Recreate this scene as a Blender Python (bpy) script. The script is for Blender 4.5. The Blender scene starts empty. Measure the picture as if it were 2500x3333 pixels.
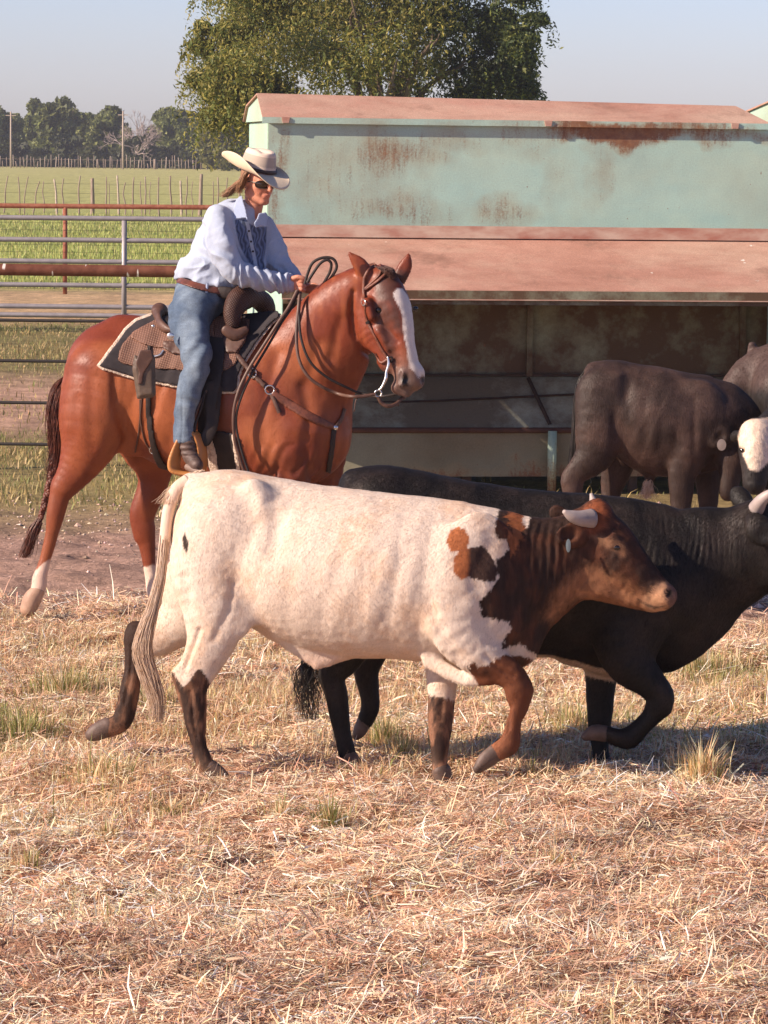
import bpy, math, random
import numpy as np
from mathutils import Vector, Matrix
from mathutils.bvhtree import BVHTree
random.seed(7); rng = np.random.default_rng(7)
scene = bpy.context.scene
COL = scene.collection
R = math.radians
# ------------------------------------------------------------------ camera
FPX, CX, CY, CAMH, HOR, ROLL = 11000.0, 1250.0, 1666.5, 2.5, 490.0, 0.012
PITCH = math.atan((CY - HOR) / FPX)
_F = np.array([0, math.cos(PITCH), -math.sin(PITCH)])
_R0 = np.array([1.0, 0, 0]); _U0 = np.array([0, math.sin(PITCH), math.cos(PITCH)])
_R = math.cos(ROLL) * _R0 + math.sin(ROLL) * _U0
_U = -math.sin(ROLL) * _R0 + math.cos(ROLL) * _U0
cam = bpy.data.cameras.new("camera")
cam.sensor_fit = 'HORIZONTAL'; cam.sensor_width = 36; cam.lens = 36 * FPX / 2500
cam.clip_start = 0.5; cam.clip_end = 6000
camo = bpy.data.objects.new("camera", cam); COL.objects.link(camo)
camo.matrix_world = Matrix(((_R[0], _U[0], -_F[0], 0), (_R[1], _U[1], -_F[1], 0), (_R[2], _U[2], -_F[2], CAMH), (0, 0, 0, 1)))
scene.camera = camo
# ------------------------------------------------------------------ sky, sun, exposure
SUN_EL, SUN_AZ = 29.0, 67.0            # azimuth measured from behind the camera towards its left
world = bpy.data.worlds.new("World"); scene.world = world; world.use_nodes = True
wn = world.node_tree; wn.nodes.clear()
sky = wn.nodes.new('ShaderNodeTexSky'); sky.sky_type = 'NISHITA'; sky.sun_disc = False
sky.sun_elevation = R(SUN_EL); sky.air_density = 1.0; sky.dust_density = 0.6; sky.ozone_density = 3.0
bg = wn.nodes.new('ShaderNodeBackground'); bg.inputs[1].default_value = 0.078
wo = wn.nodes.new('ShaderNodeOutputWorld')
_g = wn.nodes.new('ShaderNodeTexCoord'); _s = wn.nodes.new('ShaderNodeSeparateXYZ'); _r = wn.nodes.new('ShaderNodeMapRange'); _v = wn.nodes.new('ShaderNodeVectorMath'); _v.operation = 'SCALE'; _t = wn.nodes.new('ShaderNodeVectorMath'); _t.operation = 'MULTIPLY'
_r.inputs[1].default_value = 0.02; _r.inputs[2].default_value = 0.35; _r.inputs[3].default_value = 1.28; _r.inputs[4].default_value = 0.62; _t.inputs[1].default_value = (1.0, 0.96, 1.28)
wn.links.new(_g.outputs['Generated'], _s.inputs[0]); wn.links.new(_s.outputs[2], _r.inputs[0]); wn.links.new(sky.outputs[0], _v.inputs[0]); wn.links.new(_r.outputs[0], _v.inputs['Scale']); wn.links.new(_v.outputs[0], _t.inputs[0]); wn.links.new(_t.outputs[0], bg.inputs[0])
wn.links.new(bg.outputs[0], wo.inputs[0])
sdir = np.array([-math.sin(R(SUN_AZ)) * math.cos(R(SUN_EL)), -math.cos(R(SUN_AZ)) * math.cos(R(SUN_EL)), math.sin(R(SUN_EL))])
sky.sun_rotation = math.atan2(sdir[0], sdir[1])
sl = bpy.data.lights.new("sun", 'SUN'); sl.energy = 5.0; sl.angle = R(0.6); sl.color = (1.0, 0.80, 0.65)
so = bpy.data.objects.new("sun", sl); COL.objects.link(so)
so.rotation_euler = Vector(-sdir).to_track_quat('-Z', 'Y').to_euler(); so.location = (-20, -10, 20)
scene.view_settings.view_transform = 'Standard'; scene.view_settings.look = 'None'
scene.view_settings.exposure = 0.62; scene.view_settings.gamma = 1.0
scene.cycles.max_bounces = 6; scene.cycles.volume_bounces = 0
try: scene.cycles.use_denoising = True
except Exception: pass

def W(x, y, Y):
    """photo pixel (2500x3333) at world depth Y -> world point(s)"""
    x = np.asarray(x, float); y = np.asarray(y, float); Y = np.asarray(Y, float)
    a = ((x - CX) / FPX)[..., None]; b = ((CY - y) / FPX)[..., None]
    D = _F + a * _R + b * _U
    t = Y[..., None] / D[..., 1:2] if Y.ndim else Y / D[..., 1:2]
    return np.array([0, 0, CAMH]) + D * t
def G(x, Y):
    """ground point seen at photo column x, depth Y"""
    return np.array([(x - CX) / FPX * Y, Y, 0.0])

# ------------------------------------------------------------------ numpy helpers
def _hash(i, j, k, s):
    h = (i * 374761393 + j * 668265263 + k * 2147483647 + s * 1274126177) & 0xffffffff
    h = ((h ^ (h >> 13)) * 1274126177) & 0xffffffff
    return ((h ^ (h >> 16)) & 0xffffff) / float(0xffffff)
def vnoise(P, f, seed=0):
    Q = np.asarray(P, float) * np.asarray(f, float); I = np.floor(Q).astype(np.int64); T = Q - I; T = T * T * (3 - 2 * T)
    out = 0
    for a in (0, 1):
        for b in (0, 1):
            for c in (0, 1):
                w = (T[:, 0] if a else 1 - T[:, 0]) * (T[:, 1] if b else 1 - T[:, 1]) * (T[:, 2] if c else 1 - T[:, 2])
                out = out + w * _hash(I[:, 0] + a, I[:, 1] + b, I[:, 2] + c, seed)
    return out * 2 - 1
def fbm(P, f, seed=0, o=3):
    return sum(vnoise(P, np.asarray(f) * 2 ** i, seed + i) * 0.5 ** i for i in range(o)) / 1.6
def sstep(a, b, x):
    t = np.clip((x - a) / (b - a), 0, 1); return t * t * (3 - 2 * t)
def sdpoly(X, Y, poly):
    """signed distance to a 2-D polygon, negative inside"""
    poly = np.asarray(poly, float); d = np.full(X.shape, 1e18); s = np.ones(X.shape)
    n = len(poly); j = n - 1
    for i in range(n):
        ex, ey = poly[j] - poly[i]; wx = X - poly[i, 0]; wy = Y - poly[i, 1]
        t = np.clip((wx * ex + wy * ey) / (ex * ex + ey * ey + 1e-9), 0, 1)
        d = np.minimum(d, (wx - ex * t) ** 2 + (wy - ey * t) ** 2)
        c1 = Y >= poly[i, 1]; c2 = Y < poly[j, 1]; c3 = ex * wy > ey * wx
        m = (c1 & c2 & c3) | (~c1 & ~c2 & ~c3); s = np.where(m, -s, s); j = i
    return s * np.sqrt(d)
def catmull(N, sub):
    N = np.asarray(N, float)
    if sub <= 1 or len(N) < 3: return N
    P = np.vstack([2 * N[0] - N[1], N, 2 * N[-1] - N[-2]]); out = []
    for i in range(len(N) - 1):
        p0, p1, p2, p3 = P[i:i + 4]
        for k in range(sub):
            t = k / sub
            out.append(0.5 * (2 * p1 + (p2 - p0) * t + (2 * p0 - 5 * p1 + 4 * p2 - p3) * t * t + (3 * p1 - p0 - 3 * p2 + p3) * t ** 3))
    out.append(N[-1]); return np.array(out)
def vnormals(V, F):
    n = np.cross(V[F[:, 2]] - V[F[:, 0]], V[F[:, -1]] - V[F[:, 1]] if F.shape[1] == 4 else V[F[:, 2]] - V[F[:, 1]])
    N = np.zeros_like(V)
    for k in range(F.shape[1]): np.add.at(N, F[:, k], n)
    return N / (np.linalg.norm(N, axis=1, keepdims=True) + 1e-12)

# ------------------------------------------------------------------ object helpers
def tag(o, label=None, cat=None, group=None, kind=None):
    for k, v in (('label', label), ('category', cat), ('group', group), ('kind', kind)):
        if v: o[k] = v
    return o
def thing(name, label, cat, loc=(0, 0, 0), rz=0, group=None):
    o = bpy.data.objects.new(name, None); o.empty_display_size = 0.2; COL.objects.link(o)
    o.location = loc; o.rotation_euler = (0, 0, rz)
    return tag(o, label, cat, group)
def mesh(name, V, F, mat, parent=None, col=None, smooth=True, org=(0, 0, 0)):
    """V world coordinates (or parent-local), F one (n,3|4) array or a list of such arrays"""
    V = np.asarray(V, float) - np.asarray(org, float)
    Fs = F if isinstance(F, list) else [F]
    Fs = [np.asarray(f, np.int64) for f in Fs if len(f)]
    me = bpy.data.meshes.new(name)
    me.vertices.add(len(V)); me.vertices.foreach_set('co', V.astype(np.float32).ravel())
    tot = np.concatenate([np.full(len(f), f.shape[1]) for f in Fs]); idx = np.concatenate([f.ravel() for f in Fs])
    st = np.concatenate([[0], np.cumsum(tot)[:-1]])
    me.loops.add(len(idx)); me.loops.foreach_set('vertex_index', idx.astype(np.int32))
    me.polygons.add(len(tot)); me.polygons.foreach_set('loop_start', st.astype(np.int32)); me.polygons.foreach_set('loop_total', tot.astype(np.int32))
    me.polygons.foreach_set('use_smooth', np.full(len(tot), bool(smooth)))
    me.update(calc_edges=True); me.validate()
    if col is not None:
        at = me.color_attributes.new('Col', 'FLOAT_COLOR', 'POINT')
        c = np.ones((len(V), 4), np.float32); c[:, :3] = col; at.data.foreach_set('color', c.ravel())
    me.materials.append(mat)
    o = bpy.data.objects.new(name, me); COL.objects.link(o)
    if parent is not None: o.parent = parent
    else: o.location = org
    return o
class MB:
    """collects shapes into one mesh"""
    def __init__(s): s.V = []; s.F = {3: [], 4: []}; s.n = 0; s.C = []
    def add(s, V, F, c=None):
        V = np.asarray(V, float)
        for f in (F if isinstance(F, list) else [F]):
            f = np.asarray(f)
            if len(f): s.F[f.shape[1]].append(f + s.n)
        s.V.append(V); s.n += len(V)
        if c is not None: s.C.append(np.broadcast_to(np.asarray(c, float), (len(V), 3)))
        return s
    def box(s, lo, hi, c=None):
        x0, y0, z0 = lo; x1, y1, z1 = hi
        V = [(x, y, z) for x in (x0, x1) for y in (y0, y1) for z in (z0, z1)]
        return s.add(V, np.array([(0, 1, 3, 2), (4, 6, 7, 5), (0, 4, 5, 1), (2, 3, 7, 6), (0, 2, 6, 4), (1, 5, 7, 3)]), c)
    def prism(s, poly, axis, a, b, c=None):
        """2-D polygon extruded along axis (0,1,2) from a to b"""
        n = len(poly); V = []
        for t in (a, b):
            for (p, q) in poly:
                v = [p, q]; v.insert(axis, t); V.append(v)
        s.add(V, np.array([(i, (i + 1) % n, n + (i + 1) % n, n + i) for i in range(n)]), c)
        tri = [(0, i + 1, i) for i in range(1, n - 1)] + [(n, n + i, n + i + 1) for i in range(1, n - 1)]
        s.F[3].append(np.array(tri) + s.n - len(V)); return s
    def tube(s, P, r, sides=8, cap=True, c=None):
        V, F = tubegeo(P, r, sides, cap); return s.add(V, F, c)
    def build(s, name, mat, parent=None, smooth=False, org=(0, 0, 0)):
        V = np.concatenate(s.V); F = [np.concatenate(s.F[k]) for k in (3, 4) if s.F[k]]
        return mesh(name, V, F, mat, parent, np.concatenate(s.C) if s.C and sum(map(len, s.C)) == len(V) else None, smooth, org)
def frames(P):
    P = np.asarray(P, float); T = np.gradient(P, axis=0); T /= np.linalg.norm(T, axis=1, keepdims=True) + 1e-12
    up = np.array([0.0, 0, 1]) if abs(T[0, 2]) < 0.9 else np.array([1.0, 0, 0])
    A = np.zeros_like(P); a = np.cross(T[0], up); a /= np.linalg.norm(a)
    for i in range(len(P)):
        a = a - T[i] * a.dot(T[i]); a /= np.linalg.norm(a) + 1e-12; A[i] = a
    return T, A, np.cross(T, A)
def tubegeo(P, r, sides=8, cap=True):
    P = np.asarray(P, float); n = len(P); r = np.broadcast_to(np.asarray(r, float), (n,))
    T, A, B = frames(P); th = np.linspace(0, 2 * np.pi, sides, endpoint=False)
    V = (P[:, None] + r[:, None, None] * (np.cos(th)[None, :, None] * A[:, None] + np.sin(th)[None, :, None] * B[:, None])).reshape(-1, 3)
    i = np.arange(n - 1)[:, None] * sides; j = np.arange(sides)[None]; k = (j + 1) % sides
    F = np.stack([i + j, i + k, i + sides + k, i + sides + j], -1).reshape(-1, 4); Fs = [F]
    if cap:
        V = np.vstack([V, P[0], P[-1]]); a = n * sides; J = np.arange(sides); K = (J + 1) % sides
        Fs.append(np.concatenate([np.stack([K, J, J * 0 + a], 1), np.stack([(n - 1) * sides + J, (n - 1) * sides + K, J * 0 + a + 1], 1)]))
    return V, Fs
def ribbongeo(P, Nn, w, t):
    """flat strap: centre line P, outward normals Nn, half width w, thickness t"""
    P = np.asarray(P, float); n = len(P); T = np.gradient(P, axis=0); T /= np.linalg.norm(T, axis=1, keepdims=True) + 1e-12
    Nn = np.asarray(Nn, float) * np.ones((n, 1)); S = np.cross(T, Nn); S /= np.linalg.norm(S, axis=1, keepdims=True) + 1e-12
    w = np.broadcast_to(np.asarray(w, float), (n,))[:, None]
    V = np.stack([P - S * w, P - S * w + Nn * t * .7, P + Nn * t, P + S * w + Nn * t * .7, P + S * w], 1).reshape(-1, 3); m = 5
    i = np.arange(n - 1)[:, None] * m; j = np.arange(m)[None]; k = (j + 1) % m
    return V, [np.stack([i + j, i + k, i + m + k, i + m + j], -1).reshape(-1, 4)]

# ------------------------------------------------------------------ implicit sculpting, in photo-scaled units (x right, y down, d away)
class Vol:
    def __init__(s, lo, hi, h):
        s.lo = np.array(lo, float); s.h = h
        s.n = np.ceil((np.array(hi, float) - s.lo) / h).astype(int) + 1
        s.ax = [s.lo[i] + h * np.arange(s.n[i]) for i in range(3)]
        s.F = np.full(s.n, 400.0, np.float32)
    def copy_empty(s): c = Vol.__new__(Vol); c.lo = s.lo; c.h = s.h; c.n = s.n; c.ax = s.ax; c.F = s.F.copy(); return c
    def _sl(s, lo, hi):
        a = np.clip(np.floor((lo - s.lo) / s.h).astype(int), 0, s.n); b = np.clip(np.ceil((hi - s.lo) / s.h).astype(int) + 1, 0, s.n)
        return tuple(slice(a[i], b[i]) for i in range(3))
    def tube(s, nodes, k=14, sub=3, L=(0, 0, 1), cut=False):
        """nodes (x,y,d,a,b): swept ellipsoid of radius a, radius b along L"""
        N = catmull([tuple(n) if len(n) == 5 else tuple(n) + (n[3],) for n in nodes], sub)
        N[:, 3:] = np.maximum(N[:, 3:], 1.0)
        if len(N) == 1: N = np.vstack([N, N + [0.01, 0, 0, 0, 0]])
        m = N[:, 3:].max() + k + 3 * s.h
        sl = s._sl(N[:, :3].min(0) - m, N[:, :3].max(0) + m)
        if min(x.stop - x.start for x in sl) <= 0: return s
        X = s.ax[0][sl[0]][:, None, None]; Y = s.ax[1][sl[1]][None, :, None]; D = s.ax[2][sl[2]][None, None]
        L = np.array(L, float); L /= np.linalg.norm(L); best = None
        for i in range(len(N) - 1):
            p, q = N[i], N[i + 1]; r0, r1 = p[3], q[3]; sc = 0.5 * (p[3] / p[4] + q[3] / q[4])
            # local window for this segment
            mm = max(r0, r1, p[4], q[4]) + k + 3 * s.h
            s2 = s._sl(np.minimum(p[:3], q[:3]) - mm, np.maximum(p[:3], q[:3]) + mm)
            x0 = [s2[j].start - sl[j].start for j in range(3)]; x1 = [s2[j].stop - sl[j].start for j in range(3)]
            w = tuple(slice(max(x0[j], 0), x1[j]) for j in range(3))
            if best is None: best = np.full((X.shape[0], Y.shape[1], D.shape[2]), 400.0, np.float32)
            rx = (X[w[0]] - p[0]).astype(np.float32); ry = (Y[:, w[1]] - p[1]).astype(np.float32); rd = (D[:, :, w[2]] - p[2]).astype(np.float32)
            if abs(L[2]) > 0.999:
                e = (q[:3] - p[:3]) * [1, 1, sc]; qd = rd * sc
                ee = e.dot(e) + 1e-9
                t = np.clip((rx * e[0] + ry * e[1] + qd * e[2]) / ee, 0, 1)
                dist = np.sqrt((rx - t * e[0]) ** 2 + (ry - t * e[1]) ** 2 + (qd - t * e[2]) ** 2)
            else:
                lp = (rx * L[0] + ry * L[1] + rd * L[2]) * (sc - 1)
                ax_ = rx + lp * L[0]; ay_ = ry + lp * L[1]; ad_ = rd + lp * L[2]
                e = q[:3] - p[:3]; e = e + e.dot(L) * (sc - 1) * L; ee = e.dot(e) + 1e-9
                t = np.clip((ax_ * e[0] + ay_ * e[1] + ad_ * e[2]) / ee, 0, 1)
                dist = np.sqrt((ax_ - t * e[0]) ** 2 + (ay_ - t * e[1]) ** 2 + (ad_ - t * e[2]) ** 2)
            f = (dist - (r0 + (r1 - r0) * t)) / max(1.0, sc) ** .5
            best[w] = np.minimum(best[w], f)
        A = s.F[sl]
        if cut:
            Bn = -best; h = np.clip(0.5 - 0.5 * (A - Bn) / k, 0, 1); s.F[sl] = A + (Bn - A) * h + k * h * (1 - h)
        else:
            h = np.clip(0.5 + 0.5 * (A - best) / k, 0, 1); s.F[sl] = A + (best - A) * h - k * h * (1 - h)
        return s
    def mesh(s, F=None):
        F = s.F if F is None else F
        nx, ny, nz = F.shape; ins = F < 0
        cnt = np.zeros((nx - 1, ny - 1, nz - 1), np.uint8)
        for a in (0, 1):
            for b in (0, 1):
                for c in (0, 1): cnt += ins[a:nx - 1 + a, b:ny - 1 + b, c:nz - 1 + c]
        act = np.argwhere((cnt > 0) & (cnt < 8)); I, J, K = act.T
        idx = np.full(cnt.shape, -1, np.int64); idx[I, J, K] = np.arange(len(act))
        acc = np.zeros((len(act), 3)); num = np.zeros(len(act))
        cor = [(a, b, c) for a in (0, 1) for b in (0, 1) for c in (0, 1)]
        for p in cor:
            for ax in range(3):
                if p[ax]: continue
                q = list(p); q[ax] = 1
                v0 = F[I + p[0], J + p[1], K + p[2]].astype(float); v1 = F[I + q[0], J + q[1], K + q[2]].astype(float)
                m = (v0 < 0) != (v1 < 0); t = np.where(m, v0 / np.where(m, v0 - v1, 1), 0)
                pt = np.tile(np.array(p, float), (len(act), 1)); pt[:, ax] += t
                acc[m] += pt[m]; num[m] += 1
        V = s.lo + s.h * (act + acc / num[:, None])
        faces = []
        for ax in range(3):
            u, v = (ax + 1) % 3, (ax + 2) % 3
            a0 = [slice(1, n - 1) for n in F.shape]; a1 = list(a0); a0[ax] = slice(0, F.shape[ax] - 1); a1[ax] = slice(1, F.shape[ax])
            s0 = ins[tuple(a0)]; s1 = ins[tuple(a1)]
            for flip, m in ((False, s0 & ~s1), (True, ~s0 & s1)):
                e = np.argwhere(m)
                if not len(e): continue
                off = np.ones(3, int); off[ax] = 0; e = e + off
                def cell(du, dv):
                    c = e.copy(); c[:, u] -= du; c[:, v] -= dv; return idx[c[:, 0], c[:, 1], c[:, 2]]
                q = np.stack([cell(1, 1), cell(0, 1), cell(0, 0), cell(1, 0)], 1)
                faces.append(q[:, ::-1] if flip else q)
        Fc = np.concatenate(faces); Fc = Fc[(Fc >= 0).all(1)]
        return V, Fc
    def shell(s, polys, t0, t1, grow=0, dmax=None):
        """layer between distances t0 and t1 over the sculpted surface, inside 2-D outlines"""
        X = s.ax[0][:, None]; Y = s.ax[1][None]; X, Y = np.broadcast_arrays(X, Y)
        D = None
        for poly in polys:
            d = sdpoly(X, Y, poly) - grow; D = d if D is None else np.minimum(D, d)
        m = np.argwhere(D < 3 * s.h); lo = np.maximum(m.min(0) - 2, 0); hi = m.max(0) + 3
        v = Vol.__new__(Vol); v.h = s.h; v.lo = s.lo.copy(); v.lo[0] += lo[0] * s.h; v.lo[1] += lo[1] * s.h
        Fs = s.F[lo[0]:hi[0], lo[1]:hi[1]]; Dp = D[lo[0]:hi[0], lo[1]:hi[1]][:, :, None]
        tm = (t0 + t1) / 2; a = np.abs(Fs - tm) - (t1 - t0) / 2
        v.F = np.maximum(a, Dp).astype(np.float32)
        if dmax is not None: v.F = np.maximum(v.F, (s.ax[2] - dmax)[None, None]).astype(np.float32)
        v.n = np.array(v.F.shape)
        return v
class Frame:
    def __init__(s, Y0, warp=None): s.Y0 = Y0; s.s = FPX / Y0; s.warp = warp
    def w(s, P):
        P = np.asarray(P, float); d = P[..., 2] + (0 if s.warp is None else np.interp(P[..., 0], *s.warp)); return W(P[..., 0], P[..., 1], s.Y0 + d / s.s)
def drape(bvh, pts, default=0, off=2):
    """put photo-plane points on the near side of a sculpted surface"""
    out = []; nn = []; last = default
    for p in pts:
        h = bvh.ray_cast(Vector((p[0], p[1], -3000)), Vector((0, 0, 1)))
        dd = h[0].z if h[0] is not None else last
        if len(p) > 2 and p[2] is not None: dd = p[2] if h[0] is None else min(dd, p[2]) if p[2] < dd else dd
        last = dd
        out.append((p[0], p[1], dd - off)); nn.append(tuple(h[1]) if h[0] is not None else (0, 0, -1))
    return np.array(out), np.array(nn)
def bvh_of(V, F): return BVHTree.FromPolygons(V.tolist(), F.tolist())

# ------------------------------------------------------------------ materials
class NT:
    def __init__(s, name):
        s.m = bpy.data.materials.new(name); s.m.use_nodes = True; s.t = s.m.node_tree; s.t.nodes.clear()
        s.out = s.n('ShaderNodeOutputMaterial'); s.b = s.n('ShaderNodeBsdfPrincipled'); s.l(s.b.outputs[0], s.out.inputs[0])
    def n(s, t, **k):
        x = s.t.nodes.new(t)
        for a, v in k.items():
            if isinstance(a, str) and a.startswith('i_'): x.inputs[a[2:].replace('_', ' ')].default_value = v
            else: setattr(x, a, v)
        return x
    def l(s, a, b): s.t.links.new(a, b)
    def co(s, scale=(1, 1, 1), loc=(0, 0, 0), rot=(0, 0, 0)):
        c = s.n('ShaderNodeTexCoord'); m = s.n('ShaderNodeMapping'); s.l(c.outputs['Object'], m.inputs[0])
        m.inputs['Scale'].default_value = scale; m.inputs['Location'].default_value = loc; m.inputs['Rotation'].default_value = rot; return m.outputs[0]
    def noise(s, scale, detail=4, rough=.55, vec=None, stretch=(1, 1, 1), loc=(0, 0, 0)):
        x = s.n('ShaderNodeTexNoise'); x.inputs['Scale'].default_value = scale; x.inputs['Detail'].default_value = detail; x.inputs['Roughness'].default_value = rough
        s.l(vec or s.co(stretch, loc), x.inputs['Vector']); return x.outputs[0]
    def ramp(s, fac, stops, interp='LINEAR'):
        x = s.n('ShaderNodeValToRGB'); x.color_ramp.interpolation = interp; e = x.color_ramp.elements
        while len(e) < len(stops): e.new(0.5)
        for i, (p, c) in enumerate(stops):
            e[i].position = p; e[i].color = (c, c, c, 1) if not hasattr(c, '__len__') else (*c, 1)
        s.l(fac, x.inputs[0]); return x.outputs[0]
    def mix(s, f, a, b, mode='MIX'):
        x = s.n('ShaderNodeMix', data_type='RGBA', blend_type=mode)
        for v, i in ((f, 0), (a, 6), (b, 7)):
            if hasattr(v, 'is_linked'): s.l(v, x.inputs[i])
            else: x.inputs[i].default_value = v if i == 0 else (*v, 1)
        return x.outputs[2]
    def math(s, op, a, b=0.0, c=None, clamp=False):
        x = s.n('ShaderNodeMath', operation=op, use_clamp=clamp)
        for i, v in enumerate((a, b, c)):
            if v is None: continue
            if hasattr(v, 'is_linked'): s.l(v, x.inputs[i])
            else: x.inputs[i].default_value = v
        return x.outputs[0]
    def bump(s, h, strength=.3, dist=.01, prev=None):
        x = s.n('ShaderNodeBump'); x.inputs['Strength'].default_value = strength; x.inputs['Distance'].default_value = dist
        s.l(h, x.inputs['Height'])
        if prev: s.l(prev, x.inputs['Normal'])
        s.l(x.outputs[0], s.b.inputs['Normal']); return x.outputs[0]
    def set(s, color=None, rough=None, metal=None, spec=None, sheen=None):
        for k, v in (('Base Color', color), ('Roughness', rough), ('Metallic', metal), ('Specular IOR Level', spec), ('Sheen Weight', sheen)):
            if v is None: continue
            if hasattr(v, 'is_linked'): s.l(v, s.b.inputs[k])
            else: s.b.inputs[k].default_value = (*v, 1) if hasattr(v, '__len__') else v
        return s.m
def mat_plain(name, c, rough=.6, metal=0, var=.25, scale=12, bump=.15, bscale=60, bdist=.004, c2=None, stretch=(1, 1, 1), spec=None):
    t = NT(name); n = t.noise(scale, stretch=stretch); c2 = c2 or tuple(x * (1 - var) for x in c)
    col = t.mix(t.ramp(n, [(.35, 0), (.65, 1)]), c, c2)
    if bump: t.bump(t.noise(bscale, 3, stretch=stretch), bump, bdist)
    return t.set(col, rough, metal, spec)
def mat_coat(name, rough=.6, spec=.4, bump=.35, stretch=(1, 1, .35), fine=220, var=.12, sheen=0, bdist=.004):
    """animal hair: painted coat colours, modulated by fine lying hair"""
    t = NT(name); a = t.n('ShaderNodeAttribute', attribute_name='Col')
    n1 = t.noise(fine, 3, .6, stretch=stretch); n2 = t.noise(14, 4, .6)
    f = t.math('MULTIPLY_ADD', n1, var * 2, 1 - var); f = t.math('MULTIPLY_ADD', t.math('SUBTRACT', n2, .5), var * 2.4, f)
    g = t.n('ShaderNodeCombineColor'); [t.l(f, g.inputs[i]) for i in range(3)]
    col = t.mix(1.0, a.outputs[0], g.outputs[0], 'MULTIPLY')
    b1 = t.bump(n2, .10, .005); t.bump(n1, bump, bdist, b1)
    return t.set(col, rough, None, spec, sheen)
def mat_vcol(name, rough=.7, spec=.3, trans=0, bump=0):
    t = NT(name); a = t.n('ShaderNodeAttribute', attribute_name='Col'); m = t.set(a.outputs[0], rough, None, spec)
    if trans:
        tr = t.n('ShaderNodeBsdfTranslucent'); t.l(a.outputs[0], tr.inputs[0]); x = t.n('ShaderNodeMixShader'); x.inputs[0].default_value = trans
        t.l(t.b.outputs[0], x.inputs[1]); t.l(tr.outputs[0], x.inputs[2]); t.l(x.outputs[0], t.out.inputs[0])
    return m
def srgb(r, g, b): return tuple(((c / 255 + .055) / 1.055) ** 2.4 if c > 10 else c / 3294 for c in (r, g, b))
# ================================================================== GROUND
def band(*yr): return [math.log10(y / 5) / 3 for y in yr]
HOOFS = [(-.665, 13.33), (-.60, 13.33), (.232, 13.33), (-.12, 13.72), (.90, 13.85)]      # where hooves press into the straw
def gh(x, y):
    P = np.stack([x, y, np.zeros_like(x)], 1)
    near = sstep(27, 18, y)
    pr = np.zeros_like(x)
    for hx, hy in HOOFS: pr = np.maximum(pr, np.exp(-((x - hx) ** 2 + (y - hy) ** 2) / .13 ** 2))
    near = near * (1 - pr)
    return -.02 * pr + near * (0.030 * vnoise(P, 2.2, 5) + 0.022 * vnoise(P, 6.5, 6) + 0.008 * vnoise(P, 17, 9)) - 0.012
def make_ground():
    g = np.geomspace(1, 900, 34); xs = np.concatenate([-4 - 0.6 * g[::-1] * 3, np.arange(-4, 4.001, .035), 4 + 0.6 * g * 3])
    ys = np.concatenate([np.arange(-40, 9, 4), np.arange(9, 26, .035), 26 + np.geomspace(.2, 5200, 70)])
    X, Y = np.meshgrid(xs, ys, indexing='ij'); x = X.ravel(); y = Y.ravel()
    z = gh(x, y); z = np.where(np.abs(x) > 4, z * 0 - .012, z)
    nx, ny = len(xs), len(ys); i = np.arange(nx - 1)[:, None] * ny + np.arange(ny - 1)[None]
    F = np.stack([i, i + ny, i + ny + 1, i + 1], -1).reshape(-1, 4)
    t = NT('ground_soil'); c = t.n('ShaderNodeTexCoord'); s = t.n('ShaderNodeSeparateXYZ'); t.l(c.outputs['Object'], s.inputs[0])
    lg = t.math('DIVIDE', t.math('LOGARITHM', t.math('DIVIDE', t.math('MAXIMUM', s.outputs[1], 5.01), 5.0), 10.0), 3.0)
    n = t.noise(.55, 5, .6); n2 = t.noise(3.0, 5, .65); n3 = t.noise(.03, 4, .6, stretch=(1, 2.5, 1))
    f = t.math('ADD', lg, t.math('MULTIPLY', t.math('SUBTRACT', n, .5), .012)); f = t.math('ADD', f, t.math('MULTIPLY', t.math('SUBTRACT', n3, .5), .02))
    b = band(17.2, 18.3, 21.8, 23.8, 28, 30, 35, 38, 47, 50, 57, 62, 75, 96, 102, 110, 160, 430)
    cs = [(.46, .265, .175), (.46, .30, .225), (.44, .28, .215), (.33, .25, .12), (.27, .22, .09), (.50, .32, .22), (.52, .33, .23), (.24, .20, .085),
          (.22, .19, .08), (.55, .38, .20), (.60, .42, .24), (.36, .38, .11), (.32, .37, .10), (.33, .37, .10), (.20, .23, .07), (.38, .41, .13), (.45, .46, .17), (.50, .48, .19)]
    base = t.ramp(f, list(zip(b, cs)))
    v1 = t.ramp(n2, [(.3, .55), (.7, 1.25)]); fine = t.noise(26, 6, .75); v2 = t.ramp(fine, [(.3, .55), (.68, 1.4)])
    base = t.mix(1, base, v1, 'MULTIPLY'); base = t.mix(1, base, v2, 'MULTIPLY')
    # grassy streak texture of the far pasture, drawn out along the view
    st = t.ramp(t.noise(1.2, 5, .7, stretch=(1, .12, 1)), [(.3, .8), (.7, 1.2)]); base = t.mix(1, base, st, 'MULTIPLY')
    t.bump(fine, .8, .03); m = t.set(base, .95, None, .15)
    o = mesh('ground', np.stack([x, y, z], 1), F, m); tag(o, kind='structure')
make_ground()

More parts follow.
